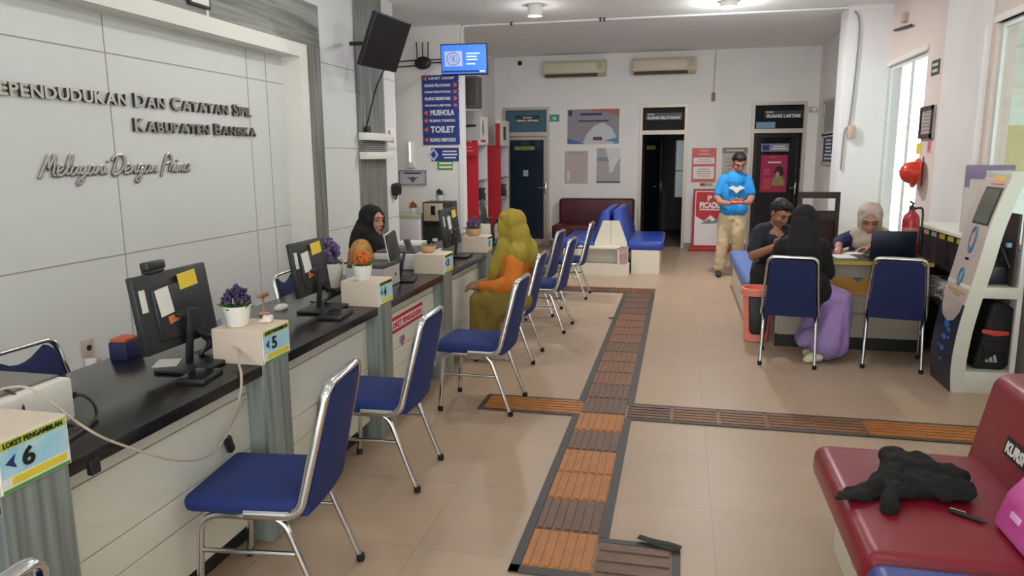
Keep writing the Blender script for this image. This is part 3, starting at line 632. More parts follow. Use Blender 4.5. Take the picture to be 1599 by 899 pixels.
# hand written motto: slanted strokes
GL = {'M': ([[(0, -.1), (.12, .5), (.25, 1), (.3, .3), (.5, 1), (.55, .1), (.68, 0)]], .66), 'e': ([[(0, .15), (.25, .3), (.2, .48), (.06, .4), (.08, .05), (.25, 0), (.38, .15)]], .36),
 'l': ([[(0, .1), (.22, .6), (.24, .95), (.13, .9), (.1, .1), (.28, .1)]], .27), 'a': ([[(.3, .38), (.15, .45), (.03, .2), (.12, 0), (.27, .2), (.32, .42), (.29, .05), (.45, .12)]], .42),
 'y': ([[(0, .4), (.06, .1), (.2, .08), (.3, .42), (.22, -.3), (.08, -.45), (.06, -.25), (.4, .12)]], .38), 'n': ([[(0, .05), (.06, .42), (.05, .02), (.18, .38), (.27, .35), (.26, .04), (.4, .1)]], .38),
 'i': ([[(0, .1), (.1, .42), (.09, .04), (.22, .1)], [(.13, .62), (.15, .68)]], .2), 'D': ([[(.15, .95), (.05, 0), (.4, .05), (.6, .5), (.4, .95), (.0, .9), (-.1, .7)]], .62),
 'g': ([[(.28, .38), (.12, .44), (.03, .2), (.14, .03), (.28, .3), (.25, -.35), (.1, -.45), (.05, -.28), (.42, .12)]], .4), 'P': ([[(.05, -.2), (.18, .95), (.45, .9), (.5, .6), (.15, .45)]], .5),
 'r': ([[(0, .08), (.08, .45), (.2, .4), (.17, .05), (.3, .1)]], .27), 'm': ([[(0, .05), (.05, .42), (.05, .02), (.16, .38), (.22, .34), (.22, .03), (.33, .38), (.4, .33), (.4, .04), (.52, .1)]], .5), ' ': ([], .26)}
e = thing('wall_lettering', 'flowing steel script on the wall reading Melayani Dengan Prima', 'lettering', (-3.3985, 3.34, 1.5))
x = 0; S = .118; txt = 'Melayani Dengan Prima'; tot = sum(GL[c][1] for c in txt); kx = 1.26 / tot
for c in txt:
    mf = MB()
    for st in GL[c][0]:
        P = spline([(.012, (x + px + .28 * pz) * kx, pz * S) for px, pz in st], 4)
        mf.tube(P, [(.0035, .0095)] * len(P), 6, flat=(1, 0, 0), mi=1); mf.tube([(p[0] - .007, p[1] + .003, p[2] - .003) for p in P], [(.005, .0085)] * len(P), 6, flat=(1, 0, 0))
    x += GL[c][1]
    if GL[c][0]: mf.build('letter', [DKSTEEL, STEEL], e)
e = thing('picture_frame', 'small framed picture cut off by the top edge of the photo', 'picture', (XL + .019, 4.62, 2.60), R(90))
MB().b2((-.115, -.02, 0), (.115, 0, .34), .003).build('frame', BLKP, e); MB().b2((-.095, -.022, .02), (.095, -.02, .32)).build('mount', PAPER, e); MB().b2((-.075, -.0235, .10), (.075, -.022, .29)).build('portrait_print', M('print_maroon', '#6b3a44', .6), e)

def television(label, corners_w, corners_h, loc, rz, tilt, screen, bracket_to):
    e = thing('wall_television', label, 'television', loc, rz)
    b = MB(); b.box((0, 0, 0), (corners_w, .05, corners_h), .008); b.box((0, .03, -.02), (corners_w * .6, .05, corners_h * .6), .015)
    o = b.build('housing', BLKP, e); o.rotation_euler = (R(tilt), 0, 0)
    s = MB().b2((-corners_w / 2 + .012, -.0265, -corners_h / 2 + .022), (corners_w / 2 - .012, -.0245, corners_h / 2 - .012)).build('screen', screen, o, smooth=False)
    MB().tube([(0, .05, 0), bracket_to], .02, 8).build('bracket', BLKP, e)
    return e, o
# black television on the clad wall: screen faces down the hall
tv1, _ = television('switched off black television tilted down beside the stone strip', .66, .50, (-2.80, 6.85, 2.665), R(82), 23, M('tv_off_panel', '#121014', .3), (.02, .40, .02))
tv2, hs = television('small television with a blue lit screen and round emblem', .58, .37, (-2.63, 8.95, 2.76), R(4), 9, M('tv_blue_glow', '#3d76e0', .4, emit=.75), (-.4, .72, .1))
LITE = M('tv_pale_glow', '#a9b6dc', .4, emit=.6); LIT2 = M('tv_grey_glow', '#6d7fae', .4, emit=.5); LIT3 = M('tv_white_glow', '#c9d6f5', .4, emit=.7)
mb = MB(); mb.b2((-.24, -.028, -.075), (-.02, -.0265, .1)); mb.build('emblem_tile', LITE, hs, smooth=False)
mb = MB(); mb.tube([(-.13 + .08 * math.cos(a), -.0285, .012 + .072 * math.sin(a)) for a in [i * .3 for i in range(21)]], .007, 6, closed=True); mb.tube([(-.13 + .045 * math.cos(a), -.0285, .012 + .04 * math.sin(a)) for a in [i * .3 for i in range(21)]], .004, 6, closed=True)
mb.box((-.13, -.0285, .012), (.03, .002, .05)); mb.build('round_emblem', LIT2, hs)
mb = MB(); 
for z, w_ in ((.07, .17), (.035, .13), (0, .14), (-.05, .11)): mb.b2((.03, -.028, z - .008), (.03 + w_, -.0265, z + .008))
mb.build('screen_text', LIT3, hs, smooth=False)
MB().b2((-.27, -.028, -.148), (.27, -.0265, -.125)).build('ticker_bar', M('tv_navy_glow', '#22346e', .4, emit=.5), hs, smooth=False)
MB().b2((.19, -.0285, -.145), (.26, -.028, -.128)).build('clock_tile', LIT3, hs, smooth=False)
tc = MB().tube(spline([(-2.86, 6.98, 2.45), (-3.12, 7.35, 2.3), (-3.215, 7.35, 2.0), (-3.21, 7.28, 1.9)], 8), .008, 8)
e = thing('power_cable', 'black television cable hanging down the grey stone strip', 'cable', (-3.2, 7.4, 1.85)); tc.build('cord', BLKP, e, world=True)
MB().box((-3.20, 7.28, 1.835), (.04, .075, .15), .012).build('adapter', BLKP, e, world=True)
e = thing('wall_shelf', 'pair of narrow white ledges across the grey stone strip', 'shelf', (XL + .02, 7.47, 1.57))
MB().b2((0, -.36, 0), (.09, .36, .075), .004).build('ledge', MOULD, e); MB().b2((0, -.36, .195), (.09, .36, .27), .004).build('ledge', MOULD, e)
mb = MB()
for k in range(5): mb.b2((0, -.34, .085 + k * .022), (.03, .34, .097 + k * .022))
mb.build('louvre', M('louvre_grey', '#8b8a84', .5), e, smooth=False)
board('wall_notice', 'small white notice with violet print on the cladding end', 'notice', (XL + .001, 8.02, 1.82), .26, .2, WHT, R(90), .003, [('r', (.15, .2, .45, .5), M('print_violet', '#8d78b4', .6), 'violet_mark'), ('r', (.5, .15, .8, .45), M('print_violet', '#8d78b4', .6), 'violet_mark'), ('r', (.2, .6, .4, .85), M('print_violet', '#8d78b4', .6), 'violet_mark')])
e = thing('wall_socket', 'white wall socket with a plugged in adapter behind the counter', 'socket', (-3.3985, 3.54, .40), R(90))
MB().b2((-.04, -.012, .04), (.04, 0, .14), .004).build('plate', M('socket_cream', '#c5ac9b', .5), e); MB().lathe([(.018, 0), (.018, .004), (0, .004)], (0, -.012, .09), 14, (R(90), 0, 0)).build('outlet', DKGREY, e); MB().b2((-.035, -.06, -.03), (.0, 0, .03), .006).build('plug', WHP, e); MB().b2((.01, -.05, -.02), (.05, 0, .03), .006).build('adapter', M('socket_cream', '#c5ac9b', .5), e)
e = thing('desk_lamp', 'black lamp head clipped beside the cladding end above the drinks machine', 'lamp', (-3.24, 8.06, 1.14))
MB().box((.03, -.03, .085), (.10, .12, .13), .015, rot=(R(12), R(24), R(-20)), taper=(.75, .8)).build('shade', BLKP, e); MB().tube(spline([(-.0, .02, -.03), (.03, -.02, 0), (.03, -.02, .06)]), .012, 8).build('clip_arm', BLKP, e)

# ------------------------------------------------------------------ partition: direction sign, router, notices
SGN = M('direction_sign_navy', '#2b3a86', .5); ORG = M('arrow_orange', '#e0662e', .5)
e = thing('direction_sign', 'tall navy direction sign with orange arrows listing MUSHOLA and TOILET', 'sign', (-3.19, YP - .001, 2.21))
rows = [('UNIT ARSIP', 0, .06), ('RUANG PELAYANAN', 1, .07), ('RUANG PENDAFTARAN', 1, .05), ('RUANG SEKRETARIS', 1, .075), ('RUANG LAKTASI', 1, .05), ('MUSHOLA', -1, .085), ('RUANG TUNGGU', -1, .065), ('TOILET', -1, .10), ('RUANG MENYUSUI', -1, .095)]
tot = sum(r[2] for r in rows); z = .46; Hs = .92
for s, d, hh in rows:
    hh = hh / tot * Hs; z -= hh
    p = MB().b2((-.26, -.012, z + .003), (.26, 0, z + hh - .003)).build('sign_slat', SGN, e, smooth=False)
    zc = z + hh / 2; big = s in ('MUSHOLA', 'TOILET')
    text('lettering', s, .34 if big else .36, hh * (.62 if big else .38), WHT, p, (.02 if d <= 0 else -.04, -.0135, zc), bold=.03)
    ax = .215 if d > 0 else -.215; dd = 1 if d > 0 else -1
    MB().prism([(ax + .03 * dd, zc), (ax - .025 * dd, zc + min(.035, hh * .42)), (ax - .025 * dd, zc - min(.035, hh * .42))], 'y', -.0145, -.011).build('arrow', ORG, p, smooth=False)
MB().b2((-.262, -.004, -.46), (.262, 0, .46)).build('backing_panel', SGN, e, smooth=False)
board('direction_sign', 'small navy sign with a white diamond under the tall direction sign', 'sign', (-3.14, YP - .001, 1.62), .40, .18, SGN, 0, .008, [('p', (-.1, .0, .25, 1), M('diamond_white', '#c9cde0', .5), 'diamond', [(0, .5), (.5, 1), (1, .5), (.5, 0)]), ('p', (-.03, .2, .18, .8), SGN, 'inner_diamond', [(0, .5), (.5, 1), (1, .5), (.5, 0)]), ('L', (.36, .15, .95, .85), WHT, 'text_lines', 3)])
board('evacuation_sign', 'tiny green and white sign below the navy diamond sign', 'sign', (-3.15, YP - .001, 1.475), .22, .12, GRN, 0, .006, [('r', (.12, .2, .95, .42), WHT, 'white_bar'), ('r', (.12, .62, .95, .84), WHT, 'white_bar')])
board('wall_sign', 'white framed sign with a dark eagle shaped mark above the white cabinet', 'sign', (-3.62, YP - .001, 1.31), .40, .20, M('notice_grey_white', '#c3c2be', .6), 0, .01, [('L', (.1, .68, .9, .9), INKB, 'text_lines', 1), ('p', (.28, .12, .72, .62), M('mark_slate', '#4b5a70', .6), 'eagle_mark', [(0, .9), (.35, .75), (.5, .95), (.65, .75), (1, .9), (.7, .45), (.5, 0), (.3, .45)])], frame=(.012, M('frame_grey_blue', '#7d848c', .5)))
e = thing('tube_light', 'vertical white tube light on the partition above the framed sign', 'lamp', (-3.63, YP - .001, 1.44)); MB().b2((-.035, -.03, 0), (.035, 0, .36), .006).build('batten', WHP, e); MB().tube([(-.012, -.045, .08), (-.012, -.045, .35)], .014, 10).build('tube', M('tube_glow', '#f2f3f4', .3, emit=.6), e); MB().b2((-.05, -.04, 0), (.06, 0, .07), .006).build('socket_end', WHP, e)
e = thing('wifi_router', 'black wall router with upright antennas between the two televisions', 'router', (-3.42, YP - .001, 2.83))
mb = MB(); mb.ell((0, -.03, 0), (.12, .03, .085)); mb.build('casing', BLKP, e)
for x in (-.085, -.0, .08): MB().tube([(x * .9, -.03, .02), (x, -.03, .27)], .009, 8).build('antenna', BLKP, e)
for z in (-.03, .04): MB().tube([(-.1, -.02, z), (-.36, -.02, z - .01)], .008, 6).build('antenna', BLKP, e)
for z in (.0, .04): MB().tube([(.1, -.02, z), (.3, -.02, z)], .008, 6).build('bracket_arm', BLKP, e)
# conduit along the ceiling edge
pc = MB().tube(fillet([(-2.875, YP - .02, 2.9), (-2.875, YP - .02, CH - .02), (-2.6, YP - .02, CH - .02), (1.9, YP - .02, CH - .02)], .06, 6), .013, 8)
e = thing('ceiling_conduit', 'thin white conduit running across the ceiling and down the corner', 'conduit', (-2.9, YP, 2.9)); pc.build('pipe', PILW, e, world=True)
for x in (-2.2, -1.05, -1.0): MB().b2((x - .012, YP - .04, CH - .045), (x + .012, YP, CH), .002).build('pipe_clip', DKGREY, e, world=True)
# drinks machine and cabinet against the partition
e = thing('drinks_machine', 'black and beige hot drinks dispenser standing by the partition', 'dispenser', (-3.15, 9.42, 0))
MB().b2((-.185, -.17, 0), (.185, .2, 1.0), .01).build('body', BLKP, e); MB().b2((-.165, -.185, .75), (.1, -.165, .985), .006).build('front_panel', M('beige_panel', '#b5ab8c', .45), e); MB().b2((-.06, -.192, .83), (0, -.184, .95), .003).build('keypad', BLKG, e); MB().b2((-.165, -.19, .70), (.1, -.16, .75), .004).build('spout_bar', BLKG, e)
for x in (-.1, -.02, .05): MB().lathe([(.01, 0), (.012, .03), (0, .03)], (x, -.178, .675), 8).build('spout', BLKG, e)
MB().b2((-.05, -.176, .48), (.02, -.169, .52)).build('logo_plate', WHT, e)
e = thing('low_cabinet', 'white low cabinet with a greenish top edge beside the drinks machine', 'cabinet', (-3.56, 9.42, 0)); MB().b2((-.21, -.2, 0), (.2, .22, .79), .004).build('body', WHP, e); MB().b2((-.22, -.21, .79), (.205, .22, .835), .003).build('top_edge', M('greenish_edge', '#b4bfa6', .5), e)
MB().b2((-.19, -.205, .05), (.18, -.198, .76), .002).build('door', M('cabinet_white', '#cfcdd2', .4), e)
# red shelf stands in the side aisle
SRED = M('stand_red', '#b3202c', .45); SWH = M('stand_white', '#d3d0d4', .45)
def shelf_stand(y0, y1, label, hdr):
    e = thing('brochure_stand', label, 'shelf', (-3.08, (y0 + y1) / 2, 0), 0, 'red shelf stands in the side aisle'); d = (y1 - y0) / 2
    for a, b in ((-d, -d + .025), (d - .025, d)): MB().b2((-.17, a, 0), (.17, b, 1.77)).build('side_panel', SRED, e, smooth=False)
    MB().b2((-.15, d - .031, .01), (.168, d - .0255, 1.75)).build('inner_lining', SWH, e, smooth=False)
    MB().b2((-.17, -d + .025, 0), (-.15, d - .025, 1.77)).build('back_panel', SWH, e, smooth=False)
    for z in (.1, .5, .9, 1.25, 1.755): MB().b2((-.15, -d + .025, z), (.17, d - .032, z + .02)).build('shelf', SWH, e, smooth=False)
    mb = MB(); mb.b2((.1, -d - .06, 1.77), (.17, -d, 2.12)); mb.build('header_edge', SRED, e, smooth=False)
    h = MB().b2((.10, -d, 1.775), (.175, d, 2.18)).build('header_board', WHT, e, smooth=False)
    if hdr:
        p = [(.0, .12), (.045, .06), (.05, -.03), (0, -.1), (-.05, -.03), (-.045, .06)]
        MB().prism([(a, 1.98 + b) for a, b in p], 'x', .174, .178).build('shield_emblem', M('emblem_blue', '#5d79a8', .5), h, smooth=False); MB().ell((.176, 0, 2.10), (.004, .04, .03), seg=10).build('emblem_crown', ORG, h); MB().b2((.174, -.13, 1.80), (.178, .13, 1.84)).build('header_text', SRED, h, smooth=False)
    else: MB().b2((.174, -.12, 1.86), (.178, .06, 2.08)).build('header_text', DKGREY, h, smooth=False)
    return e
shelf_stand(10.52, 11.1, 'nearer red shelf stand with a crest on its white header', True)
shelf_stand(11.92, 12.55, 'farther red shelf stand next to the blue glass door', False)
for y, z, c, lab in ((10.9, .921, '#2a2a2e', 'dark folder upright on the nearer red stand shelf'), (12.3, .921, '#2a2a2e', 'dark folder upright on the farther red stand shelf'), (10.75, .521, '#5b5456', 'low grey folder on a lower shelf of the nearer red stand')):
    e = thing('folder', lab, 'folder', (-2.98, y, z)); MB().b2((-.1, -.03, 0), (.07, .03, .2), .003).build('cover', M('fold_' + c[1:], c, .5), e); MB().b2((.0705, -.02, .12), (.0725, .02, .17)).build('spine_label', WHT, e)
e = thing('loudspeaker', 'dark grey speaker box hanging behind the partition corner below the blue screen', 'speaker', (-2.84, 10.05, 2.25)); MB().b2((-.125, -.12, 0), (.1, .12, .42), .012).build('cabinet', M('speaker_grey', '#4a4644', .6), e); MB().b2((-.105, -.126, .03), (.08, -.118, .39), .006).build('grille', M('speaker_cloth', '#3b3837', .9), e); MB().tube([(-.05, .1, .3), (-.43, .1, .36)], .015, 8).build('bracket', BLKP, e)
board('wall_poster', 'grey and white poster on the side aisle wall above the nearer red stand', 'poster', (-3.1, 10.45, 2.03), .5, .42, M('poster_grey', '#a9a6a6', .6), 0, .01, [('L', (.15, .4, .9, .6), DKGREY, 'text_lines', 1)])
board('wall_poster', 'small red placard with pale print beside the first red stand', 'poster', (-3.06, 10.44, 1.70), .36, .2, SRED, 0, .01, [('L', (.2, .25, .85, .75), PINKR, 'text_lines', 2)])

# ------------------------------------------------------------------ back wall
def ac(x0, x1, label):
    e = thing('air_conditioner', label, 'air conditioner', ((x0 + x1) / 2, YB - .001, 2.925), 0, 'air conditioners high on the back wall'); w = x1 - x0
    MB().prism([(0, 0), (-.15, .0), (-.205, .05), (-.21, .2), (-.19, .255), (0, .265)], 'x', -w / 2, w / 2, .008).build('casing', M('ac_cream', '#c5b9a4', .45), e)
    MB().b2((-w / 2 + .03, -.214, .065), (w / 2 - .16, -.205, .215), .003).build('front_grille', M('ac_cream_light', '#cfc4b0', .45), e)
    mb = MB(); mb.box((-.05, -.17, .02), (w - .16, .07, .012), rot=(R(-38), 0, 0)); mb.build('louvre', M('ac_dark_slot', '#5b5044', .5), e); MB().b2((w / 2 - .13, -.2135, .1), (w / 2 - .04, -.209, .2), .002).build('display_panel', M('ac_panel', '#b3a892', .4), e)
ac(-2.355, -1.295, 'left cream air conditioner above the blue glass door and banner'); ac(-.845, .19, 'right cream air conditioner above the middle door')
e = thing('security_camera', 'tiny black dome camera high on the back wall', 'camera', (-2.80, YB - .001, 3.2)); MB().lathe([(.05, 0), (.05, .02), (0, .02)], (0, 0, 0), 14, (R(90), 0, 0)).build('mount', WHP, e); MB().ell((0, -.04, -.01), (.04, .04, .04)).build('lens_ball', BLKG, e)
e = thing('wall_switch', 'small grey switch box at the end of a wire between two doors', 'switch', (.49, YB - .001, 2.47)); MB().b2((-.03, -.03, 0), (.03, 0, .14), .005).build('box', M('switch_grey', '#7b7069', .5), e); MB().tube([(.0, -.006, .13), (.005, -.006, .5), (.02, -.006, .82)], .005, 6).build('wire', M('wire_grey', '#8d8781', .6), e)
e = thing('wall_bell', 'small cream bell box on the wall right of the third door', 'bell', (2.06, YB - .001, 2.27)); MB().b2((-.06, -.05, 0), (.05, 0, .08), .008).build('box', M('socket_cream', '#c5ac9b', .5), e); MB().lathe([(.03, 0), (.03, .03), (0, .04)], (.02, -.05, .03), 12, (R(90), 0, 0)).build('button', WHP, e)
board('wall_banner', 'wide printed banner of an official event above two paper sheets', 'banner', (-1.51, YB - .001, 2.09), .9, .59, M('banner_grey', '#8f8a92', .6), 0, .006, [
    ('p', (.35, .78, 1, 1), M('banner_red', '#a8625a', .6), 'red_swoosh', [(0, .9), (.5, 1), (1, 1), (1, 0), (.8, .4)]), ('L', (.12, .78, .8, .93), INKB, 'text_lines', 1), ('L', (.08, .60, .93, .72), M('print_violet_dark', '#4d3f63', .6), 'text_lines', 1),
    ('p', (.3, .0, .95, .62), M('banner_pale', '#c3c6cc', .6), 'pale_dome', [(0, 0), (.12, .45), (.35, .85), (.6, 1), (.85, .75), (1, .3), (.9, 0)]), ('p', (0, 0, .36, .16), M('banner_blue', '#3f66a6', .6), 'blue_wave', [(0, 0), (1, 0), (.5, .5), (0, 1)]), ('p', (.7, .05, 1, .2), M('banner_teal', '#4f8fb0', .6), 'teal_wave', [(0, .2), (1, 0), (1, 1), (.5, .6)]), ('r', (.5, .1, .68, .2), M('print_maroon', '#6b3a44', .6), 'photo_patch'), ('r', (.02, .82, .09, .97), INKB, 'crest')])
board('paper_poster', 'left creased plain sheet in a plastic sleeve under the wide banner', 'poster', (-1.80, YB - .001, 1.39), .41, .57, M('sheet_pinkish', '#b9a9a3', .5), 0, .004, [('L', (.1, .9, .9, .97), M('print_faint', '#998b86', .6), 'text_lines', 1), ('r', (.1, .1, .22, .4), M('sheet_glare', '#d8d2ce', .5), 'crease')])  # glare along the sleeve crease painted as a pale patch
board('paper_poster', 'right sheet with a white arc design and blue foot line under the banner', 'poster', (-1.235, YB - .001, 1.42), .41, .6, M('sheet_grey', '#a9a4a2', .5), 0, .004, [('r', (.0, .62, 1, .74), M('print_steel_blue', '#7f93ac', .6), 'blue_band'), ('p', (.3, .3, 1, 1), M('sheet_white', '#cfd3d4', .5), 'white_arc', [(.1, 1), (1, 1), (1, .6), (.7, .3), (.55, 0), (.35, 0), (.3, .5)]), ('r', (0, 0, 1, .05), M('print_violet_blue', '#524f86', .6), 'foot_line')])
board('evacuation_sign', 'small teal pictogram sign right of the blue glass door', 'sign', (-2.19, YB - .001, 2.245), .17, .12, M('sign_teal', '#3f8f83', .5), 0, .006, [('r', (.3, .25, .7, .7), M('pictogram_pale', '#9fd0c4', .5), 'pictogram')])
board('wall_poster', 'pinkish red poster with two white text boxes above the standee', 'poster', (.38, YB - .001, 1.42), .40, .57, M('poster_pink_red', '#cf6a68', .6), 0, .005, [('L', (.2, .78, .8, .97), M('poster_pale_pink', '#e2a09b', .6), 'text_lines', 2), ('r', (.07, .54, .93, .72), WHT, 'text_box'), ('r', (.07, .1, .93, .46), WHT, 'text_box'), ('L', (.14, .57, .86, .69), M('print_pinkish', '#c9a5a2', .6), 'text_lines', 2), ('L', (.14, .15, .86, .42), M('print_pinkish', '#c9a5a2', .6), 'text_lines', 4)])
board('wall_tag', 'small red and green tag between pink poster and standee', 'tag', (.43, YB - .001, 1.095), .2, .05, M('tag_green', '#a3b183', .6), 0, .004, [('r', (0, 0, .4, 1), SRED, 'red_half')])
board('wall_poster', 'pale notice with an olive heading half hidden by the man in blue', 'poster', (.88, YB - .001, 1.40), .41, .62, M('notice_pale', '#b9b4ad', .6), 0, .005, [('r', (0, .85, 1, 1), M('olive_heading', '#82806c', .6), 'heading_band'), ('L', (.15, .88, .85, .97), M('print_pale_olive', '#c5c2ac', .6), 'text_lines', 1), ('L', (.1, .1, .9, .75), M('print_grey', '#9a958f', .6), 'text_lines', 7)])
e = thing('standee_banner', 'red and white standee reading PICADU beside the middle door', 'standee', (.49, 12.72, 0))
MB().b2((-.31, -.12, 0), (.36, .12, .06), .006).build('base', SRED, e); mb = MB()
mb.b2((-.27, -.02, .06), (.3, .02, 1.03)); p = mb.build('panel', M('standee_frame_red', '#a81f2b', .5), e, smooth=False)
MB().b2((-.235, -.024, .09), (.265, -.019, 1.0)).build('sheet', WHT, p, smooth=False)
MB().prism([(-.22, .985), (.25, .985), (.25, .62), (.12, .52), (.02, .60), (-.08, .50), (-.22, .58)], 'y', -.0255, -.023).build('red_field', RED, p, smooth=False)
text('lettering', 'P', .07, .09, WHT, p, (.0, -.0275, .88), bold=.05); text('lettering', 'PICADU', .34, .11, WHT, p, (.01, -.0275, .765), bold=.05); MB().b2((-.16, -.0275, .68), (.18, -.0255, .70)).build('text_line', WHT, p, smooth=False)
MB().prism([(-.14, .45), (0, .54), (.05, .49), (.22, .60), (.12, .46)], 'y', -.0262, -.023).build('grey_ridge', M('ridge_grey', '#7f828c', .6), p, smooth=False)
# transom signs and door notices
def dsign(label, x, w, lines, mat=M('door_sign_plum', '#33222b', .5), y=YB + .029, z=2.24, h=.12):
    e = thing('door_sign', label, 'sign', (x, y, z)); MB().b2((-w / 2, -.008, -h / 2), (w / 2, 0, h / 2)).build('panel', mat, e, smooth=False)
    for (s, fw, zz, hh, xo) in lines: text('lettering', s, w * fw, hh, WHT, e, (xo * w, -.0095, zz), bold=.03)
dsign('dark name plate over the blue glass door on the left', -2.68, .44, [('RUANG', .35, .022, .03, 0), ('KEPALA BIDANG', .9, -.03, .038, 0)])
dsign('dark name plate over the middle door', -.31, .6, [('RUANG', .18, .04, .024, -.36), ('RUANG PELAYANAN', .9, -.02, .05, 0)], M('door_sign_black', '#1d1519', .4))
dsign('dark name plate reading RUANG LAKTASI over the third door', 1.62, .6, [('RUANG', .18, .04, .024, -.36), ('RUANG LAKTASI', .86, -.025, .055, 0)], M('door_sign_black', '#1d1519', .4))
board('window_sticker', 'pale blue sticker in the corner of the third door transom', 'sticker', (1.35, YB + .029, 2.07), .3, .1, M('pale_blue_film', '#7296b4', .5), 0, .003)
e = board('door_sticker', 'olive yellow strip sticker on the blue glass door', 'sticker', (-2.74, YB + .053, 1.73), .36, .06, M('olive_yellow', '#8d8f38', .5), 0, .003, [('L', (.1, .25, .9, .75), M('olive_dark', '#4d5426', .6), 'text_lines', 1)])
e = board('door_sticker', 'small white sticker in the middle of the blue glass door', 'sticker', (-2.72, YB + .053, 1.29), .09, .11, M('pale_blue_grey', '#9eb0bb', .5), 0, .003)
# third door notices follow its slightly opened leaf
def on_leaf(lf, px, pz): 
    m = wm(lf); v = m @ Vector((px, -.0075, pz)); return v, lf.rotation_euler.z
v, rz = on_leaf(l3, .36, 1.70); board('door_sticker', 'grey strip notice at the top of the third door', 'sticker', v, .46, .13, M('strip_grey', '#8b8c9a', .5), rz, .003, [('L', (.35, .2, .95, .8), WHT, 'text_lines', 2), ('r', (.05, .15, .3, .85), INKB, 'blue_mark')])
v, rz = on_leaf(l3, .36, 1.27); board('door_poster', 'magenta poster with a figure in pale green on the third door', 'poster', v, .44, .62, M('poster_magenta', '#a3294f', .5), rz, .004, [('L', (.12, .76, .9, .84), WHT, 'text_lines', 1), ('r', (.3, .92, .6, .95), PINKR, 'top_line'), ('L', (.08, .46, .38, .64), PINKR, 'text_lines', 3), ('L', (.08, .08, .42, .38), PINKR, 'text_lines', 5), ('p', (.42, .18, .92, .45), M('figure_olive', '#8f8a55', .6), 'figure_dress', [(0, 0), (.1, .7), (.4, 1), (.8, .9), (1, .3), (.9, 0)]), ('p', (.52, .42, .88, .72), M('figure_dark', '#3b2228', .6), 'figure_hair', [(0, .3), (.1, .8), (.5, 1), (.9, .8), (1, .2), (.6, 0), (.3, .1)]), ('p', (.56, .40, .72, .56), M('figure_skin', '#b99a6d', .6), 'figure_face', [(0, .4), (.3, 1), (.9, .8), (1, .2), (.5, 0)])])
v, rz = on_leaf(l2, .28, 1.72); board('door_sticker', 'dull olive strip on the open middle door leaf', 'sticker', v, .3, .07, M('olive_yellow_dark', '#6c6c34', .5), rz, .003)
board('wall_frame', 'grey framed certificate on the short wall beside the white pillar', 'frame', (2.149, 11.95, 2.14), .95, .55, M('frame_print_grey', '#a5a6a2', .5), R(-90), .012, [('L', (.15, .15, .85, .85), M('print_grey2', '#8d8f8d', .6), 'text_lines', 9)], frame=(.05, M('frame_pale_grey', '#bfc0bd', .5)))
board('wall_sign', 'navy sign in a pale frame below the grey certificate', 'sign', (2.149, 11.9, 1.66), .9, .46, M('sign_navy2', '#2a3563', .5), R(-90), .012, [('L', (.15, .15, .85, .85), WHT, 'text_lines', 6)], frame=(.05, M('frame_pale_grey', '#bfc0bd', .5)))
# maroon sofa on the back wall
e = thing('waiting_sofa', 'dark maroon upholstered bench against the back wall', 'sofa', (-1.40, 12.6, 0))
MB().b2((-.66, .12, .3), (.64, .36, .86), .045, seg=4).build('backrest', MAROON, e); MB().b2((-.70, -.4, .2), (.66, .2, .44), .04, seg=4).build('seat', MAROON, e); MB().b2((-.66, -.34, 0), (.62, .3, .2), .005).build('base', M('sofa_base', '#2d1014', .5), e)
# back to back blue bench on white boxes
e = thing('waiting_bench', 'back to back bench with blue cushions and a white open shelf end', 'bench', (-.90, 10.6, 0))
wb = MB(); Y0, Y1 = 9.80, 10.02
wb.b2((-1.33, Y0, 0), (-.64, Y1, .15)); wb.b2((-1.33, Y0, .15), (-1.22, Y1, .37)); wb.b2((-.79, Y0, .15), (-.765, Y1, .37)); wb.b2((-.765, Y0 + .03, .15), (-.66, Y1, .37)); wb.b2((-1.33, Y0, .355), (-.76, Y1, .375)); wb.b2((-1.22, Y1 - .02, .15), (-.79, Y1, .355))
wb.build('shelf_box', BOXB, e, smooth=False, world=True)
MB().prism([(-1.12, .37), (-.68, .37), (-.68, .42), (-.79, .72), (-1.01, .72), (-1.12, .42)], 'y', 10.0, 10.03).build('end_panel', BOXB, e, smooth=False, world=True)
MB().b2((-.903, 9.997, .40), (-.897, 10.0, .72)).build('panel_joint', GROOVE, e, smooth=False, world=True)
for s, nm in ((1, 'r'), (-1, 'l')):
    def mx(x): return -.90 + s * x
    MB().b2((mx(.28), 10.03, 0), (mx(.66), 11.45, .32)).build('seat_base', BOXB, e, smooth=False, world=True)
    MB().b2((mx(.16), 10.03, .32), (mx(.70), 11.45, .44), .03, seg=3).build('seat_cushion', BLUEV, e, world=True)
    MB().prism([(mx(.02), .42), (mx(.25), .42), (mx(.14), .82), (mx(.10), .86), (mx(.02), .86)], 'y', 10.02, 11.45, .02, seg=3).build('backrest', BLUEV, e, world=True)
e = thing('magazine', 'magazine with a reddish cover in the rack of the white bench end', 'magazine', (-.715, 9.825, .155)); MB().b2((-.05, -.006, 0), (.05, .006, .235)).build('cover', M('magazine_cover', '#8c5a66', .4, col2='#c9a9a9', scale=9), e)
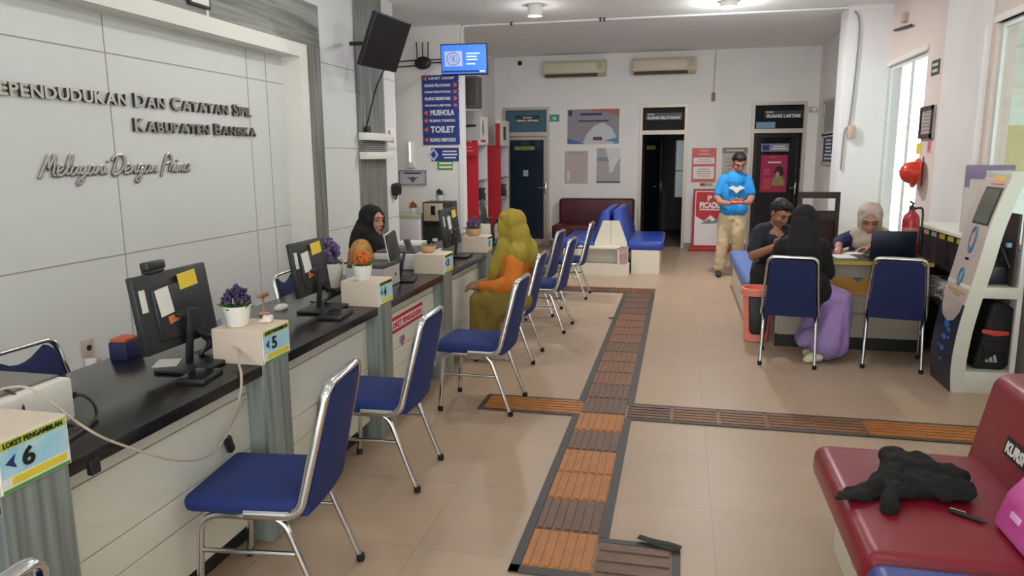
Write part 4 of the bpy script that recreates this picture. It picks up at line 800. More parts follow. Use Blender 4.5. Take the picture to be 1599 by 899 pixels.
# ------------------------------------------------------------------ right side: pillar cable, wall things
e = thing('power_cable', 'grey cable running down the bright white pillar to a socket', 'cable', (2.0, YP, 1.7))
MB().tube(spline([(1.93, YP - .012, 3.24), (1.98, YP - .012, 3.16), (1.995, YP - .012, 2.95), (1.985, YP - .012, 2.5), (1.965, YP - .012, 2.05), (1.95, YP - .012, 1.92), (1.91, YP - .012, 1.84), (1.90, YP - .012, 1.4)], 8), .009, 6).build('cord', M('wire_grey', '#8d8781', .6), e, world=True)
MB().b2((1.95, YP - .045, 1.77), (2.03, YP - .001, 1.93), .01).build('socket_box', M('socket_cream', '#c5ac9b', .5), e, world=True)
e = thing('wall_speaker', 'small beige box with a dark rod high in the wall corner', 'bracket', (XR - .001, 9.1, 3.0), R(-90)); MB().b2((-.05, -.05, .0), (.05, 0, .1), .006).build('box', M('socket_cream', '#c5ac9b', .5), e); MB().tube([(.30, -.03, -.08), (-.35, -.03, -.03)], .014, 6).build('rod', WOOD, e)
board('emergency_sign', 'small dark sign with pale bars high on the right wall', 'sign', (XR - .001, 7.98, 2.40), .22, .14, M('sign_dark_green', '#2f382f', .5), R(-90), .006, [('r', (.15, .2, .85, .38), M('sign_pale', '#c6c9b8', .5), 'pale_bar'), ('r', (.15, .6, .85, .78), M('sign_pale', '#c6c9b8', .5), 'pale_bar')])
board('picture_frame', 'black framed document on the right wall above the red helmet', 'frame', (XR - .001, 8.05, 1.89), .38, .31, M('document_pinkish', '#b3a4a0', .5), R(-90), .02, [('L', (.15, .2, .85, .85), M('print_grey3', '#837877', .6), 'text_lines', 6), ('r', (.2, .08, .8, .16), M('print_red_soft', '#b0686a', .6), 'red_line')], frame=(.04, BLKP))
board('wall_sticker', 'small red printed sticker below the black framed document', 'sticker', (XR - .001, 7.96, 1.66), .12, .13, M('sticker_pink', '#cf9a92', .6), R(-90), .002, [('r', (.3, .15, .7, .85), M('sticker_red', '#c4524d', .6), 'red_mark')])
board('wall_sticker', 'yellow sticker hanging above the red helmet', 'sticker', (XR - .001, 8.28, 1.64), .16, .11, M('sticky_yellow', '#e3c53d', .7), R(-90), .002)
e = thing('safety_helmet', 'red safety helmet hung on its side on the right wall', 'helmet', (XR - .085, 8.1, 1.40)); e.scale = (.8, .8, .8)
hm = MB(); hm.lathe([(.0, .17), (.06, .163), (.105, .13), (.135, .07), (.145, 0), (.14, 0), (.13, .06), (.1, .12), (0, .155)], seg=28, sc=(1, 1.1, 1)); s = hm.build('shell', M('helmet_red', '#d03a24', .3), e); s.rotation_euler = (0, R(-82), 0); s.location = (.02, 0, 0)
b = MB().lathe([(.14, -.004), (.185, -.01), (.185, 0), (.14, .006)], seg=28, sc=(1, 1.1, 1)).build('brim', M('helmet_red', '#d03a24', .3), s)
b = MB().tube([(0, .155, .02), (0, .12, .12), (0, .04, .168), (0, -.06, .165), (0, -.13, .11), (0, -.155, .02)], .012, 8).build('ridge', M('helmet_red', '#d03a24', .3), s)
MB().box((.115, 0, .02), (.03, .05, .36), .004).build('hanger_strap', M('brown_strap', '#6b4a3e', .6), e)

# ------------------------------------------------------------------ help desk
e = thing('help_desk', 'grey beige office desk with dark top and yellow edge strip', 'desk', (1.38, 6.65, 0))
MB().b2((.81, 6.24, .715), (1.97, 6.98, .75), .003).build('desktop', M('desktop_dark', '#2e2a2b', .35), e, world=True)
MB().b2((1.12, 6.236, .718), (1.955, 6.241, .748)).build('yellow_edge', M('edge_yellow', '#b79e3a', .5), e, world=True, smooth=False)
MB().b2((.84, 6.33, .105), (1.94, 6.36, .715)).build('modesty_panel', M('desk_greige', '#a79d8d', .5), e, world=True, smooth=False)
MB().b2((.84, 6.325, .30), (1.94, 6.33, .312)).build('panel_joint', M('desk_joint', '#7d7468', .5), e, world=True, smooth=False)
MB().b2((.82, 6.335, 0), (1.96, 6.36, .105)).build('plinth', TOE, e, world=True, smooth=False)
for x in (.82, 1.93): MB().b2((x, 6.36, 0), (x + .03, 6.96, .715)).build('side_panel', M('desk_greige', '#a79d8d', .5), e, world=True, smooth=False)
board('desk_sticker', 'orange yellow sticker on the front of the help desk', 'sticker', (1.42, 6.329, .53), .36, .15, M('sticker_amber', '#c08a35', .5), 0, .002, [('r', (0, 0, 1, .18), M('sticker_pinkred', '#c77a66', .5), 'red_foot'), ('p', (.4, .75, .65, 1), M('sticker_slate', '#5b5f78', .5), 'crest', [(0, 1), (1, 1), (.5, 0)])])
e = thing('laptop', 'dark laptop seen from behind on the help desk', 'laptop', (1.675, 6.36, .7505))
MB().b2((-.16, 0, 0), (.155, .22, .018), .004).build('keyboard_base', BLKP, e); o = MB().b2((-.165, -.006, 0), (.165, .006, .225), .005).build('screen_lid', M('laptop_navy', '#10162a', .4), e); o.location = (0, -.0, .012); o.rotation_euler = (R(9), 0, 0)
e = thing('fire_extinguisher', 'red fire extinguisher standing at the right end of the help desk', 'extinguisher', (1.84, 6.52, .7505))
MB().lathe([(.06, 0), (.064, .01), (.064, .30), (.055, .345), (.03, .37), (.022, .39), (0, .39)], seg=24).build('cylinder', M('extinguisher_red', '#a3202c', .3), e); v = MB(); v.lathe([(.022, .385), (.022, .42), (0, .42)], seg=14); v.tube([(0, 0, .42), (-.0, -.03, .445), (-.03, -.05, .46)], .009, 8); v.tube([(0, 0, .415), (-.02, -.03, .425), (-.03, -.06, .42)], .007, 8); v.build('valve', BLKP, e)
MB().tube(spline([(.02, 0, .40), (.075, 0, .40), (.085, .0, .3), (.08, .0, .12)], 6), .009, 8).build('hose', BLKP, e); MB().lathe([(.0648, .12), (.0652, .121), (.0652, .25), (.0648, .251)], seg=24).build('label_band', M('label_pink', '#b56a68', .5), e)
for (x, y, w, d, rz, lab) in ((1.34, 6.50, .16, .22, 8, 'open white form under the hand of the woman in cream hijab'), (1.10, 6.45, .18, .24, -14, 'white form at the left end of the help desk'), (1.45, 6.72, .18, .13, 20, 'white paper beside the laptop on the help desk')):
    e = thing('paper_sheet', lab, 'paper', (x, y, .7505), R(rz)); MB().b2((-w / 2, -d / 2, 0), (w / 2, d / 2, .004)).build('sheet', PAPER, e, smooth=False)
e = thing('document_folder', 'black folder at the left edge of the help desk', 'folder', (.98, 6.38, .7505)); MB().b2((-.12, -.11, 0), (.12, .11, .025), .004).build('cover', BLKP, e)
# waste bin
e = thing('waste_bin', 'salmon pink plastic waste bin with a black bag inside', 'bin', (.685, 6.52, 0)); PK = M('salmon_plastic', '#f0897a', .4)
MB().lathe([(.085, 0), (.1, .004), (.125, .44), (.118, .44), (.095, .012), (0, .012)], seg=28).build('body', PK, e); MB().lathe([(.126, .40), (.14, .405), (.142, .46), (.134, .468), (.12, .465), (.12, .41)], seg=28).build('rim', PK, e)
bm_ = MB(); bm_.prism([(-.07, .10), (-.045, .075), (.045, .075), (.07, .10), (.085, .40), (-.085, .40)], 'y', -.135, -.10, .01); o = bm_.build('front_opening', M('bin_bag_black', '#17151a', .5, bump=.3, bscale=30), e)
mb = MB(); mb.lathe([(.1, .05), (.112, .40), (0, .38)], seg=20); mb.build('bin_bag', M('bin_bag_black', '#17151a', .5), e)
# blue bench on which the man in the dark shirt sits
e = thing('waiting_bench', 'pale blue cushioned bench under the seated man in the dark shirt', 'bench', (.85, 8.0, 0)); MB().b2((.66, 7.04, 0), (1.10, 9.25, .30)).build('base', BOXB, e, world=True, smooth=False); MB().b2((.62, 7.0, .30), (1.14, 9.3, .44), .04, seg=3).build('seat_cushion', BLUEV2, e, world=True)
# dark rack behind
e = thing('wooden_rack', 'dark brown wooden rack behind the seated man', 'rack', (1.53, 8.9, 0))
for x in (-.21, .19): MB().b2((x, -.03, 0), (x + .04, .03, 1.17)).build('post', WOOD, e)
for z, h in ((1.10, .07), (.84, .12), (.35, .1)): MB().b2((-.21, -.025, z), (.23, .025, z + h)).build('rail', WOOD, e)
MB().b2((-.21, .0, .45), (.23, .4, .50)).build('shelf', WOOD, e); MB().b2((-.2, .01, .50), (.22, .025, .84)).build('back_panel', M('dark_red_brown', '#2f1b1c', .5), e)
for x in (-.21, .19): MB().b2((x, .37, 0), (x + .04, .4, .5)).build('post', WOOD, e)
# bookcase by the right wall
e = thing('open_bookcase', 'low dark bookcase with a white top against the right wall', 'bookcase', (2.15, 6.33, 0))
DKW = M('bookcase_dark', '#1f1716', .5)
MB().b2((1.98, 5.80, .985), (2.298, 6.86, 1.015), .003).build('top_board', MOULD, e, world=True); 
for y in (5.82, 6.81): MB().b2((2.0, y, 0), (2.298, y + .03, .985)).build('side_board', DKW, e, world=True, smooth=False)
MB().b2((2.28, 5.85, 0), (2.298, 6.81, .985)).build('back_board', DKW, e, world=True, smooth=False)
for z in (.08, .42, .71): MB().b2((2.0, 5.85, z), (2.28, 6.81, z + .025)).build('shelf', DKW, e, world=True, smooth=False)
rn = random.Random(5)
for k in range(5):
    y = 5.95 + k * .19; e = thing('box_file', ['box file with a yellow spine label at the near end of the bookcase', 'second box file with yellow label from the near bookcase end', 'middle box file with yellow label under the bookcase top', 'fourth box file with pale label from the near bookcase end', 'box file with pale label at the far end of the bookcase'][k], 'file', (2.14, y, .7355), 0, 'box files on the top bookcase shelf')
    MB().b2((-.12, -.085, 0), (.12, .085, .235), .003).build('case', M('boxfile_dark', '#2b2022', .5), e, smooth=False); MB().b2((-.1225, -.06, .195), (-.12, .06, .232)).build('spine_label', YEL if k < 3 else M('label_cream', '#d9cc9a', .6), e, smooth=False)
for k in range(4):
    e = thing('paper_stack', ['loose white paper stack at the near end of the middle shelf', 'second loose paper stack on the middle shelf of the bookcase', 'third loose paper stack on the middle shelf of the bookcase', 'loose paper stack at the far end of the middle shelf'][k], 'papers', (2.12, 5.98 + k * .225, .4455), R(rn.uniform(-15, 15)), 'loose papers on the middle bookcase shelf')
    mb = MB()
    for i in range(7): mb.box((rn.uniform(-.015, .015), rn.uniform(-.01, .01), .010 + i * .022), (.2, .19, .018), .003, rot=(R(rn.uniform(-3, 3)), R(rn.uniform(-3, 3)), R(rn.uniform(-12, 12))))
    mb.build('sheets', M('paper_greyish', '#cfc8c8', .7), e)

# ------------------------------------------------------------------ self service kiosk
KW = M('kiosk_white', '#d4d6c9', .4); KF = M('kiosk_pale_metal', '#cbb9b3', .35, .15); KN = M('kiosk_navy', '#2f2d3f', .4)
e = thing('service_kiosk', 'white leaning self service kiosk with screen and open side frame', 'kiosk', (2.0, 5.5, 0))
pf = [(1.825, 0), (1.812, .17), (1.822, .35), (1.851, .555), (1.912, .866), (1.952, 1.093), (2.009, 1.311), (2.066, 1.475)]
pz = spline([(a, 0, b) for a, b in pf], 5); front = [(p.x, p.z) for p in pz]
def xk(z):
    for (a, b), (c, d) in zip(front, front[1:]):
        if b <= z <= d: return a + (c - a) * (z - b) / max(1e-6, d - b)
    return front[-1][0]
def cut(z0, z1): return [(xk(z0), z0)] + [p for p in front if z0 + .004 < p[1] < z1 - .004] + [(xk(z1), z1)]
KY0, KY1 = 5.283, 5.69
def slabk(z0, z1, d0, d1, ya, yb, nm, mat, par=e, ang=40):
    f = cut(z0, z1); return MB().prism([(x + d0, z) for x, z in f] + [(x + d1, z) for x, z in f[::-1]], 'y', ya, yb).build(nm, mat, par, world=True, ang=ang)
for ya, yb in ((KY0, KY0 + .03), (KY1 - .03, KY1)):
    slabk(0, 1.475, .004, .095, ya, yb, 'side_frame', KW)
slabk(.60, 1.475, 0, .03, KY0 + .001, KY1 - .001, 'front_panel', KF); slabk(0.0, .60, .0, .03, KY0 + .001, KY1 - .001, 'lower_front', KN)
# pale tongue that reaches down into the navy lower front
mb = MB()
tg = [(KY0 + .02, .6), (KY0 + .04, .54), (KY0 + .1, .48), (KY0 + .2, .45), (KY0 + .31, .48), (KY1 - .04, .54), (KY1 - .02, .6)]
t = bmesh.new(); top = [t.verts.new((xk(z) - .003, y, z)) for y, z in tg]; t.faces.new(top); mb._merge(t); mb.build('front_tongue', KF, e, world=True, smooth=False)
slabk(1.125, 1.37, -.004, .0, KY0 + .03, KY1 - .11, 'screen_bezel', BLKP); slabk(1.135, 1.36, -.006, -.003, KY0 + .045, KY1 - .125, 'screen', M('kiosk_screen_grey', '#5d6353', .15))
slabk(.88, .895, -.003, .0, KY0 + .17, KY0 + .23, 'scan_slot', BLKG)
slabk(1.405, 1.44, -.003, .0, KY0 + .06, KY0 + .24, 'yellow_label', M('kiosk_yellow', '#dfb14c', .5)); slabk(1.385, 1.395, -.003, 0, KY0 + .06, KY0 + .26, 'pink_label', PINKR)
def ringk(zc, yc, hz, hy, nm, mat, r=.006):
    pts = [(xk(zc + hz * math.sin(a)) - .004, yc + hy * math.cos(a), zc + hz * math.sin(a)) for a in [i * math.pi / 12 for i in range(24)]]
    return MB().tube(pts, r, 6, closed=True).build(nm, mat, e, world=True)
KB = M('kiosk_blue_print', '#4a7d9c', .4); ringk(1.02, KY0 + .19, .085, .04, 'card_pictogram', KB, .007); slabk(.975, 1.06, -.004, 0, KY0 + .16, KY0 + .22, 'card_picture', M('kiosk_salmon', '#d9a08c', .5)); slabk(.94, .965, -.004, 0, KY0 + .155, KY0 + .225, 'card_foot', KB)
ringk(.765, KY0 + .2, .055, .035, 'round_emblem', KB, .008); slabk(.735, .795, -.0035, 0, KY0 + .178, KY0 + .222, 'emblem_field', M('kiosk_blue_grey', '#7f9fae', .5))
slabk(.655, .675, -.003, 0, KY0 + .05, KY1 - .05, 'gold_text', M('kiosk_gold', '#b59a5f', .4)); slabk(.635, .65, -.003, 0, KY0 + .12, KY1 - .16, 'gold_text', M('kiosk_gold', '#b59a5f', .4))
KBL = M('kiosk_blue_pattern', '#1f6fc4', .4); mb = MB()
for z, y, s in ((.43, .2, .055), (.40, .14, .03), (.34, .2, .045), (.26, .2, .035), (.18, .2, .022), (.35, .12, .02), (.27, .27, .018)): mb.ell((xk(z), KY0 + y, z), (.004, s, s * .5), seg=10)
mb.build('blue_pattern', KBL, e, world=True)
MB().b2((xk(.70), KY0 + .002, .65), (2.19, KY1 - .002, .725), .003).build('middle_shelf', KW, e, world=True); MB().b2((xk(.1) + .02, KY0 + .002, 0), (2.20, KY1 - .002, .15), .003).build('base_box', KW, e, world=True)
for y in (KY0 + .004, KY1 - .034): MB().prism([(2.17, .0), (2.20, 0), (2.19, 1.42), (2.16, 1.42)], 'y', y, y + .03).build('rear_post', ALUW, e, world=True, smooth=False)
MB().b2((2.05, KY0 + .002, 1.42), (2.20, KY1 - .002, 1.475), .003).build('top_box', KW, e, world=True)
MB().b2((2.14, KY0 + .04, .725), (2.155, KY1 - .04, 1.2)).build('back_panel', M('kiosk_back_brown', '#4b413c', .5), e, world=True)
mb = MB(); mb.box((2.08, 5.5, .79), (.1, .2, .12), .01); mb.build('computer_unit', M('unit_blue_black', '#23262e', .4), e, world=True); mb = MB()
for k in range(6): mb.tube(spline([(2.13, 5.36 + k * .04, .85 + .03 * k), (2.09, 5.38 + k * .03, .95 + .02 * (k % 3)), (2.12, 5.4 + k * .03, .90), (2.1, 5.45, .84)], 6), .006, 6)
mb.build('cables', M('cables_dark', '#2b2d33', .5), e, world=True); MB().box((2.1, 5.34, 1.0), (.03, .04, .03), .005).build('blue_plug', M('plug_blue', '#6f9fc4', .4), e, world=True)
# black bag with red strap in the kiosk
e = thing('sports_bag', 'black sports bag with a red strap inside the kiosk base', 'bag', (2.09, 5.46, .1505))
mb = MB(); mb.prism([(-.115, 0), (.07, -.0), (.105, .04), (.105, .42), (.02, .47), (-.04, .46), (-.115, .04)], 'y', -.11, .13, .025, seg=3); o = mb.build('body', M('bag_black', '#121216', .7, bump=.2, bscale=40), e)
MB().prism([(-.088, .255), (.0, .235), (.075, .245), (.075, .27), (.0, .272), (-.086, .28)], 'y', -.118, -.108, .003).build('red_strap', M('strap_red', '#c8453f', .6), e)
mb = MB()
for k in range(3):
    x = -.052 + k * .026; h = .020 + k * .017; mb.prism([(x + .006, .055), (x + .026, .055), (x + .026 - h * .32, .055 + h), (x + .006 - h * .18, .055 + h * .78)], 'y', -.1135, -.108)
mb.build('logo', M('logo_grey', '#a7a8aa', .5), e, smooth=False); mb = MB().b2((-.07, -.12, .12), (.06, -.11, .20), .008); mb.build('front_pocket', M('bag_black', '#121216', .7), e)
# standing notice board behind the kiosk
e = thing('notice_board', 'violet edged notice board standing on the bookcase behind the kiosk top', 'board', (2.17, 5.98, 1.0155)); MB().b2((-.15, -.01, 0), (.165, .01, .49)).build('panel', M('board_pinkish', '#c9bcb8', .5), e, smooth=False); mb = MB(); mb.b2((-.15, -.014, .39), (.165, -.009, .49)); mb.b2((-.15, -.014, .33), (-.12, -.009, .39)); mb.build('violet_border', M('board_violet', '#7f7092', .5), e, smooth=False)
MB().prism([(.01, 0), (.10, 0), (.01, .25)], 'x', -.012, .012).build('rear_prop', WOOD, e)

# ------------------------------------------------------------------ red priority bench at the right edge
e = thing('priority_bench', 'dark red priority bench with high back and a blue end section', 'bench', (.95, 2.2, 0))
Yf = 3.02
MB().b2((.56, 2.135, .30), (1.22, Yf, .44), .05, seg=4).build('seat_cushion', REDV, e, world=True)
MB().b2((.555, .75, .30), (1.22, 2.13, .438), .05, seg=4).build('seat_cushion', M('bench_blue_vinyl', '#33418c', .38, bump=.1, bscale=25), e, world=True)
for ya, yb, m in ((2.135, Yf + .04, REDV), (.75, 2.13, M('bench_blue_vinyl', '#33418c'))):
    MB().prism([(1.13, .38), (1.36, .38), (1.36, .72), (1.32, .765), (1.24, .765), (1.20, .73)], 'y', ya, yb, .025, seg=3).build('backrest', m, e, world=True)
MB().b2((.66, .8, 0), (1.30, Yf - .04, .30), .004).build('base', BOXB, e, world=True, smooth=False)
MB().b2((.652, 2.62, .12), (.66, 2.66, .24), .003).build('base_latch', ALU, e, world=True, smooth=False)
sl = math.atan2(.07, .35)
p = MB().b2((-.22, -.003, -.032), (.22, 0, .032)).build('text_plate', INK, e, smooth=False); p.rotation_euler = (-sl, 0, R(-90)); p.location = Vector((1.1655, 2.50, .565)) - e.location; p.location.y = 2.58 - 2.2
text('lettering', 'KURSI PRIORITAS', .41, .042, WHT, p, (0, -.0045, 0), bold=.035)
# jacket left on the seat
e = thing('black_jacket', 'crumpled black jacket lying on the red bench seat', 'jacket', (.78, 2.6, .441)); rn = random.Random(11); mb = MB(); J = Vector((0, 0, 0))
def lump(x, y, z, rx, ry, rz, a=0): mb.ell((x, y, .441 + z), (rx, ry, rz), (0, 0, a), 14)
lump(.86, 2.62, .035, .13, .10, .035, .2); lump(.92, 2.60, .03, .09, .09, .032); lump(.78, 2.60, .03, .12, .08, .03, .3); lump(.82, 2.73, .04, .085, .085, .045, -.3); lump(.80, 2.80, .05, .055, .04, .035, .4); lump(.90, 2.68, .055, .06, .05, .03, .8); lump(.64, 2.53, .018, .10, .05, .018, .5); lump(.58, 2.49, .012, .05, .025, .012, .7); lump(.88, 2.72, .045, .08, .06, .035); lump(.96, 2.66, .04, .06, .05, .03)
mb.limb([((.79, 2.77, .50), .032), ((.76, 2.66, .495), .034), ((.73, 2.52, .478), .032), ((.70, 2.43, .462), .028)])
mb.limb([((.86, 2.74, .51), .028), ((.95, 2.70, .495), .03), ((.98, 2.60, .475), .028)]); mb.limb([((.60, 2.52, .452), .02), ((.70, 2.56, .468), .03), ((.80, 2.60, .48), .03)])
for k in range(0):
    a, b = (rn.uniform(.66, .98), rn.uniform(2.5, 2.75)), rn.uniform(-.6, .9); L = rn.uniform(.05, .1); h = .441 + .05 + rn.uniform(0, .02) - abs(a[0] - .84) * .12
    mb.tube([(a[0] - math.cos(b) * L, a[1] - math.sin(b) * L, h - .02), (a[0], a[1], h), (a[0] + math.cos(b) * L, a[1] + math.sin(b) * L, h - .02)], [.006, .012, .006], 8)
for v in mb.bm.verts: v.co.z = max(v.co.z, .4425)
mb.blob('fabric', M('jacket_black', '#100e0e', .95, var=.2, scale=60, bump=.3, bscale=160), e, .006, 2, nz=(.02, (20, 20, 26)))
e = thing('ballpoint_pen', 'black ballpoint pen lying next to the black jacket', 'pen', (.93, 2.44, .448)); a, b = Vector((.885, 2.475, .448)), Vector((.978, 2.405, .448)); mb = MB(); mb.tube([a, a + (b - a) * .08, a + (b - a) * .8, b], [.003, .0075, .0075, .003], 10); mb.build('barrel', BLKP, e, world=True)
MB().tube([a + (b - a) * .05 + Vector((0, 0, .009)), a + (b - a) * .45 + Vector((0, 0, .010))], .0025, 6).build('clip', CHROME, e, world=True)
e = thing('shopping_bag', 'pink plastic bag at the right edge of the red bench', 'bag', (1.10, 2.29, .441)); mb = MB()
mb.prism([(.985, .0), (1.12, .0), (1.14, .16), (1.08, .20), (1.02, .12)], 'y', 2.14, 2.42, .025, seg=3); 
for v in mb.bm.verts: v.co.z += .442; v.co += Vector((.006, .006, .006)) * noise.noise(v.co * 14)
o = mb.build('sack', M('pink_plastic_bag', '#d0579f', .35, var=.06, scale=12, bump=.3, bscale=14), e, world=True)
MB().box((1.005, 2.30, .52), (.004, .06, .02), .001, rot=(0, R(18), 0)).build('print', M('print_pale_pink', '#e9b3d4', .5), e, world=True)

# ------------------------------------------------------------------ tactile paths on the floor
TO, TB, TBO = M('tactile_orange', '#a86a32', .5, var=.1, scale=14), M('tactile_brown', '#674a39', .5, var=.15, scale=14), M('tactile_red_brown', '#7a5238', .5, var=.12, scale=14)
TAPE = M('dark_grey_tape', '#3d3a39', .55)
def tactile(name, label, x0, x1, y0, y1, along, cols, tapes, n):
    """strip of tiles with raised bars; cols gives the material slot of each tile"""
    e = thing(name, label, 'tactile path', ((x0 + x1) / 2, (y0 + y1) / 2, 0), 0, 'raised guiding paths taped to the floor'); mb = MB(); L = (y1 - y0 if along == 'y' else x1 - x0) / n
    for i in range(n):
        if along == 'y': ax, bx, ay, by = x0, x1, y0 + i * L, y0 + (i + 1) * L
        else: ax, bx, ay, by = x0 + i * L, x0 + (i + 1) * L, y0, y1
        c = cols[i % len(cols)] if i < len(cols) else cols[-1]; g = .002
        mb.b2((ax + g, ay + g, .0005), (bx - g, by - g, .006), mi=c)
        cross = isinstance(c, tuple)
        K = 7
        for k in range(K):
            if along == 'y':
                w = (bx - ax) / K; mb.b2((ax + w * (k + .2), ay + .012, .006), (ax + w * (k + .8), by - .012, .011), mi=c)
            else:
                w = (by - ay) / 5
                if k < 5: mb.b2((ax + .012, ay + w * (k + .2), .006), (bx - .012, ay + w * (k + .8), .011), mi=c)
    mb.build('tiles', [TO, TB, TBO], e, smooth=False, world=True)
    for t in tapes: MB().b2((t[0], t[1], .0005), (t[2], t[3], .007)).build('edge_tape', TAPE, e, smooth=False, world=True)
    return e
tactile('tactile_path', 'long guiding strip running down the middle of the hall', -.565, -.285, 2.58, 8.52, 'y', [0, 1, 0, 0, 1, 0, 1] + [1, 2, 2, 2, 1, 2, 2, 2, 2, 1], [(-.605, 2.53, -.565, 4.33), (-.605, 4.57, -.565, 8.52), (-.285, 2.86, -.245, 4.33), (-.285, 4.57, -.245, 8.52), (-.605, 2.53, -.285, 2.58)], 20)
tactile('tactile_path', 'guiding strip from the long path to the right towards the kiosk', -.283, 1.95, 4.33, 4.57, 'x', [1, 2, 2, 2, 2, 0, 0], [(-.243, 4.30, 1.95, 4.33), (-.243, 4.57, 1.95, 4.60), (.93, 4.33, .96, 4.57)], 8)
tactile('tactile_path', 'short orange guiding strip pointing left towards the counter chairs', -1.19, -.567, 4.33, 4.57, 'x', [0, 0], [(-1.22, 4.30, -.607, 4.33), (-1.22, 4.57, -.607, 4.60), (-1.22, 4.33, -1.19, 4.57)], 2)
tactile('tactile_path', 'farthest brown guiding strip turning left behind the counter chairs', -1.5, -.245, 8.54, 8.82, 'x', [1, 2, 1, 2], [(-1.5, 8.52, -.607, 8.54), (-1.5, 8.82, -.245, 8.84)], 5)
tactile('tactile_path', 'short brown guiding strip with a torn end at the bottom of the photo', -.283, .02, 2.42, 2.82, 'x', [1], [(-.283, 2.82, .05, 2.855), (.02, 2.42, .05, 2.82)], 1)
e = thing('torn_tape', 'torn curled piece of black tape on the brown strip end', 'tape', (-.05, 2.84, .011)); mb = MB(); mb.tube(spline([(-.12, 2.87, .022), (-.08, 2.855, .02), (-.04, 2.84, .022), (0, 2.83, .024), (.05, 2.815, .02)], 5), [(.02, .006)] * 21, 8, flat=(0, 1, 0)); mb.build('strip', M('torn_tape_black', '#2b2523', .7), e, world=True)
e = thing('torn_tape', 'tiny torn tape tip on the left edge of the long strip', 'tape', (-.62, 7.1, .007)); MB().box((0, 0, .006), (.06, .03, .008), .003, rot=(0, 0, R(20))).build('strip', TAPE, e)

# ------------------------------------------------------------------ ceiling lamps
GLOW = M('lamp_glow', '#fff1dc', .4, emit=9)
e = thing('ceiling_downlight', 'lit round downlight on the ceiling near the right', 'lamp', (.47, 9.05, 3.235), 0, 'downlights on the ceiling'); MB().lathe([(.09, 0), (.1, .0), (.1, .0645), (.08, .0645)], seg=24).build('housing', WHP, e); MB().lathe([(.0, -.002), (.085, -.002), (.085, .01), (0, .01)], seg=24).build('diffuser', GLOW, e)
e = thing('ceiling_downlight', 'white cylinder downlight on the ceiling near the left', 'lamp', (-1.7, 8.70, 3.18), 0, 'downlights on the ceiling'); MB().lathe([(.07, 0), (.085, .0), (.085, .1195), (.07, .1195)], seg=24).build('housing', WHP, e); MB().lathe([(0, .0), (.075, .0), (.075, .02), (0, .02)], seg=24).build('diffuser', M('lamp_glow_soft', '#fff1dc', .4, emit=1.2), e)
for lx, wx in ((-1.7, 'counter'), (.47, 'aisle')):
    for ly, wy in ((5.2, 'beyond the guiding strip crossing'), (1.7, 'nearest overhead'), (-1.6, 'by the front opening')):
        dup(e, (lx, ly, 3.18), 0, 'unseen added fill downlight on the %s side, %s' % (wx, wy))  # out of view housings that go with the added fill lamps
# ------------------------------------------------------------------ people
def frame(f, up=(0, 0, 1)):
    F = Vector(f).normalized(); S = F.cross(Vector(up)).normalized(); U = S.cross(F); return Matrix((S, F, U)).transposed()
def add_head(mb, c, f, s=1.0, roll=(0, 0, 1)):
    A = frame(f, roll); c = Vector(c); P = lambda x, y, z: c + A @ (Vector((x, y, z)) * s)
    def el(x, y, z, a, b, d): mb.ell(P(x, y, z), (a * s, b * s, d * s), A, 18)
    el(0, -.014, .030, .074, .092, .083); el(0, .014, -.030, .061, .073, .083); el(0, .040, -.075, .040, .040, .032); el(0, .066, -.099, .022, .020, .018)
    for q in (-1, 1): el(q * .030, .050, -.030, .028, .030, .030); el(q * .0765, -.008, -.008, .009, .020, .031); el(q * .012, .093, -.033, .009, .010, .008); el(q * .031, .073, .012, .014, .012, .010)
    mb.limb([(P(0, .080, .022), .009 * s), (P(0, .102, -.026), .0125 * s)], 8); mb.limb([(P(-.045, .068, .034), .010 * s), (P(0, .082, .032), .011 * s), (P(.045, .068, .034), .010 * s)], 8)
    mb.limb([(P(-.018, .082, -.062), .007 * s), (P(0, .088, -.061), .009 * s), (P(.018, .082, -.062), .007 * s)], 8)
    return P, A
def face_parts(e, P, A, s, brow='#1c1412', lips='#8a4a42'):
    for q in (-1, 1):
        MB().ell(P(q * .031, .0835, .0105), (.0135 * s, .006 * s, .0055 * s), A, 10).build('eye', M('eye_dark', '#1d1512', .25), e, world=True)
        MB().tube([P(q * .016, .088, .031), P(q * .032, .088, .036), P(q * .048, .076, .031)], [.0035 * s, .0042 * s, .002 * s], 6).build('eyebrow', M('brow_dark', brow, .8), e, world=True)
    MB().tube([P(-.023, .086, -.062), P(-.008, .0945, -.059), P(0, .0955, -.061), P(.008, .0945, -.059), P(.023, .086, -.062)], [.002, .0055 * s, .006 * s, .0055 * s, .002], 8).build('lips', M('lips_' + lips[1:], lips, .5), e, world=True)
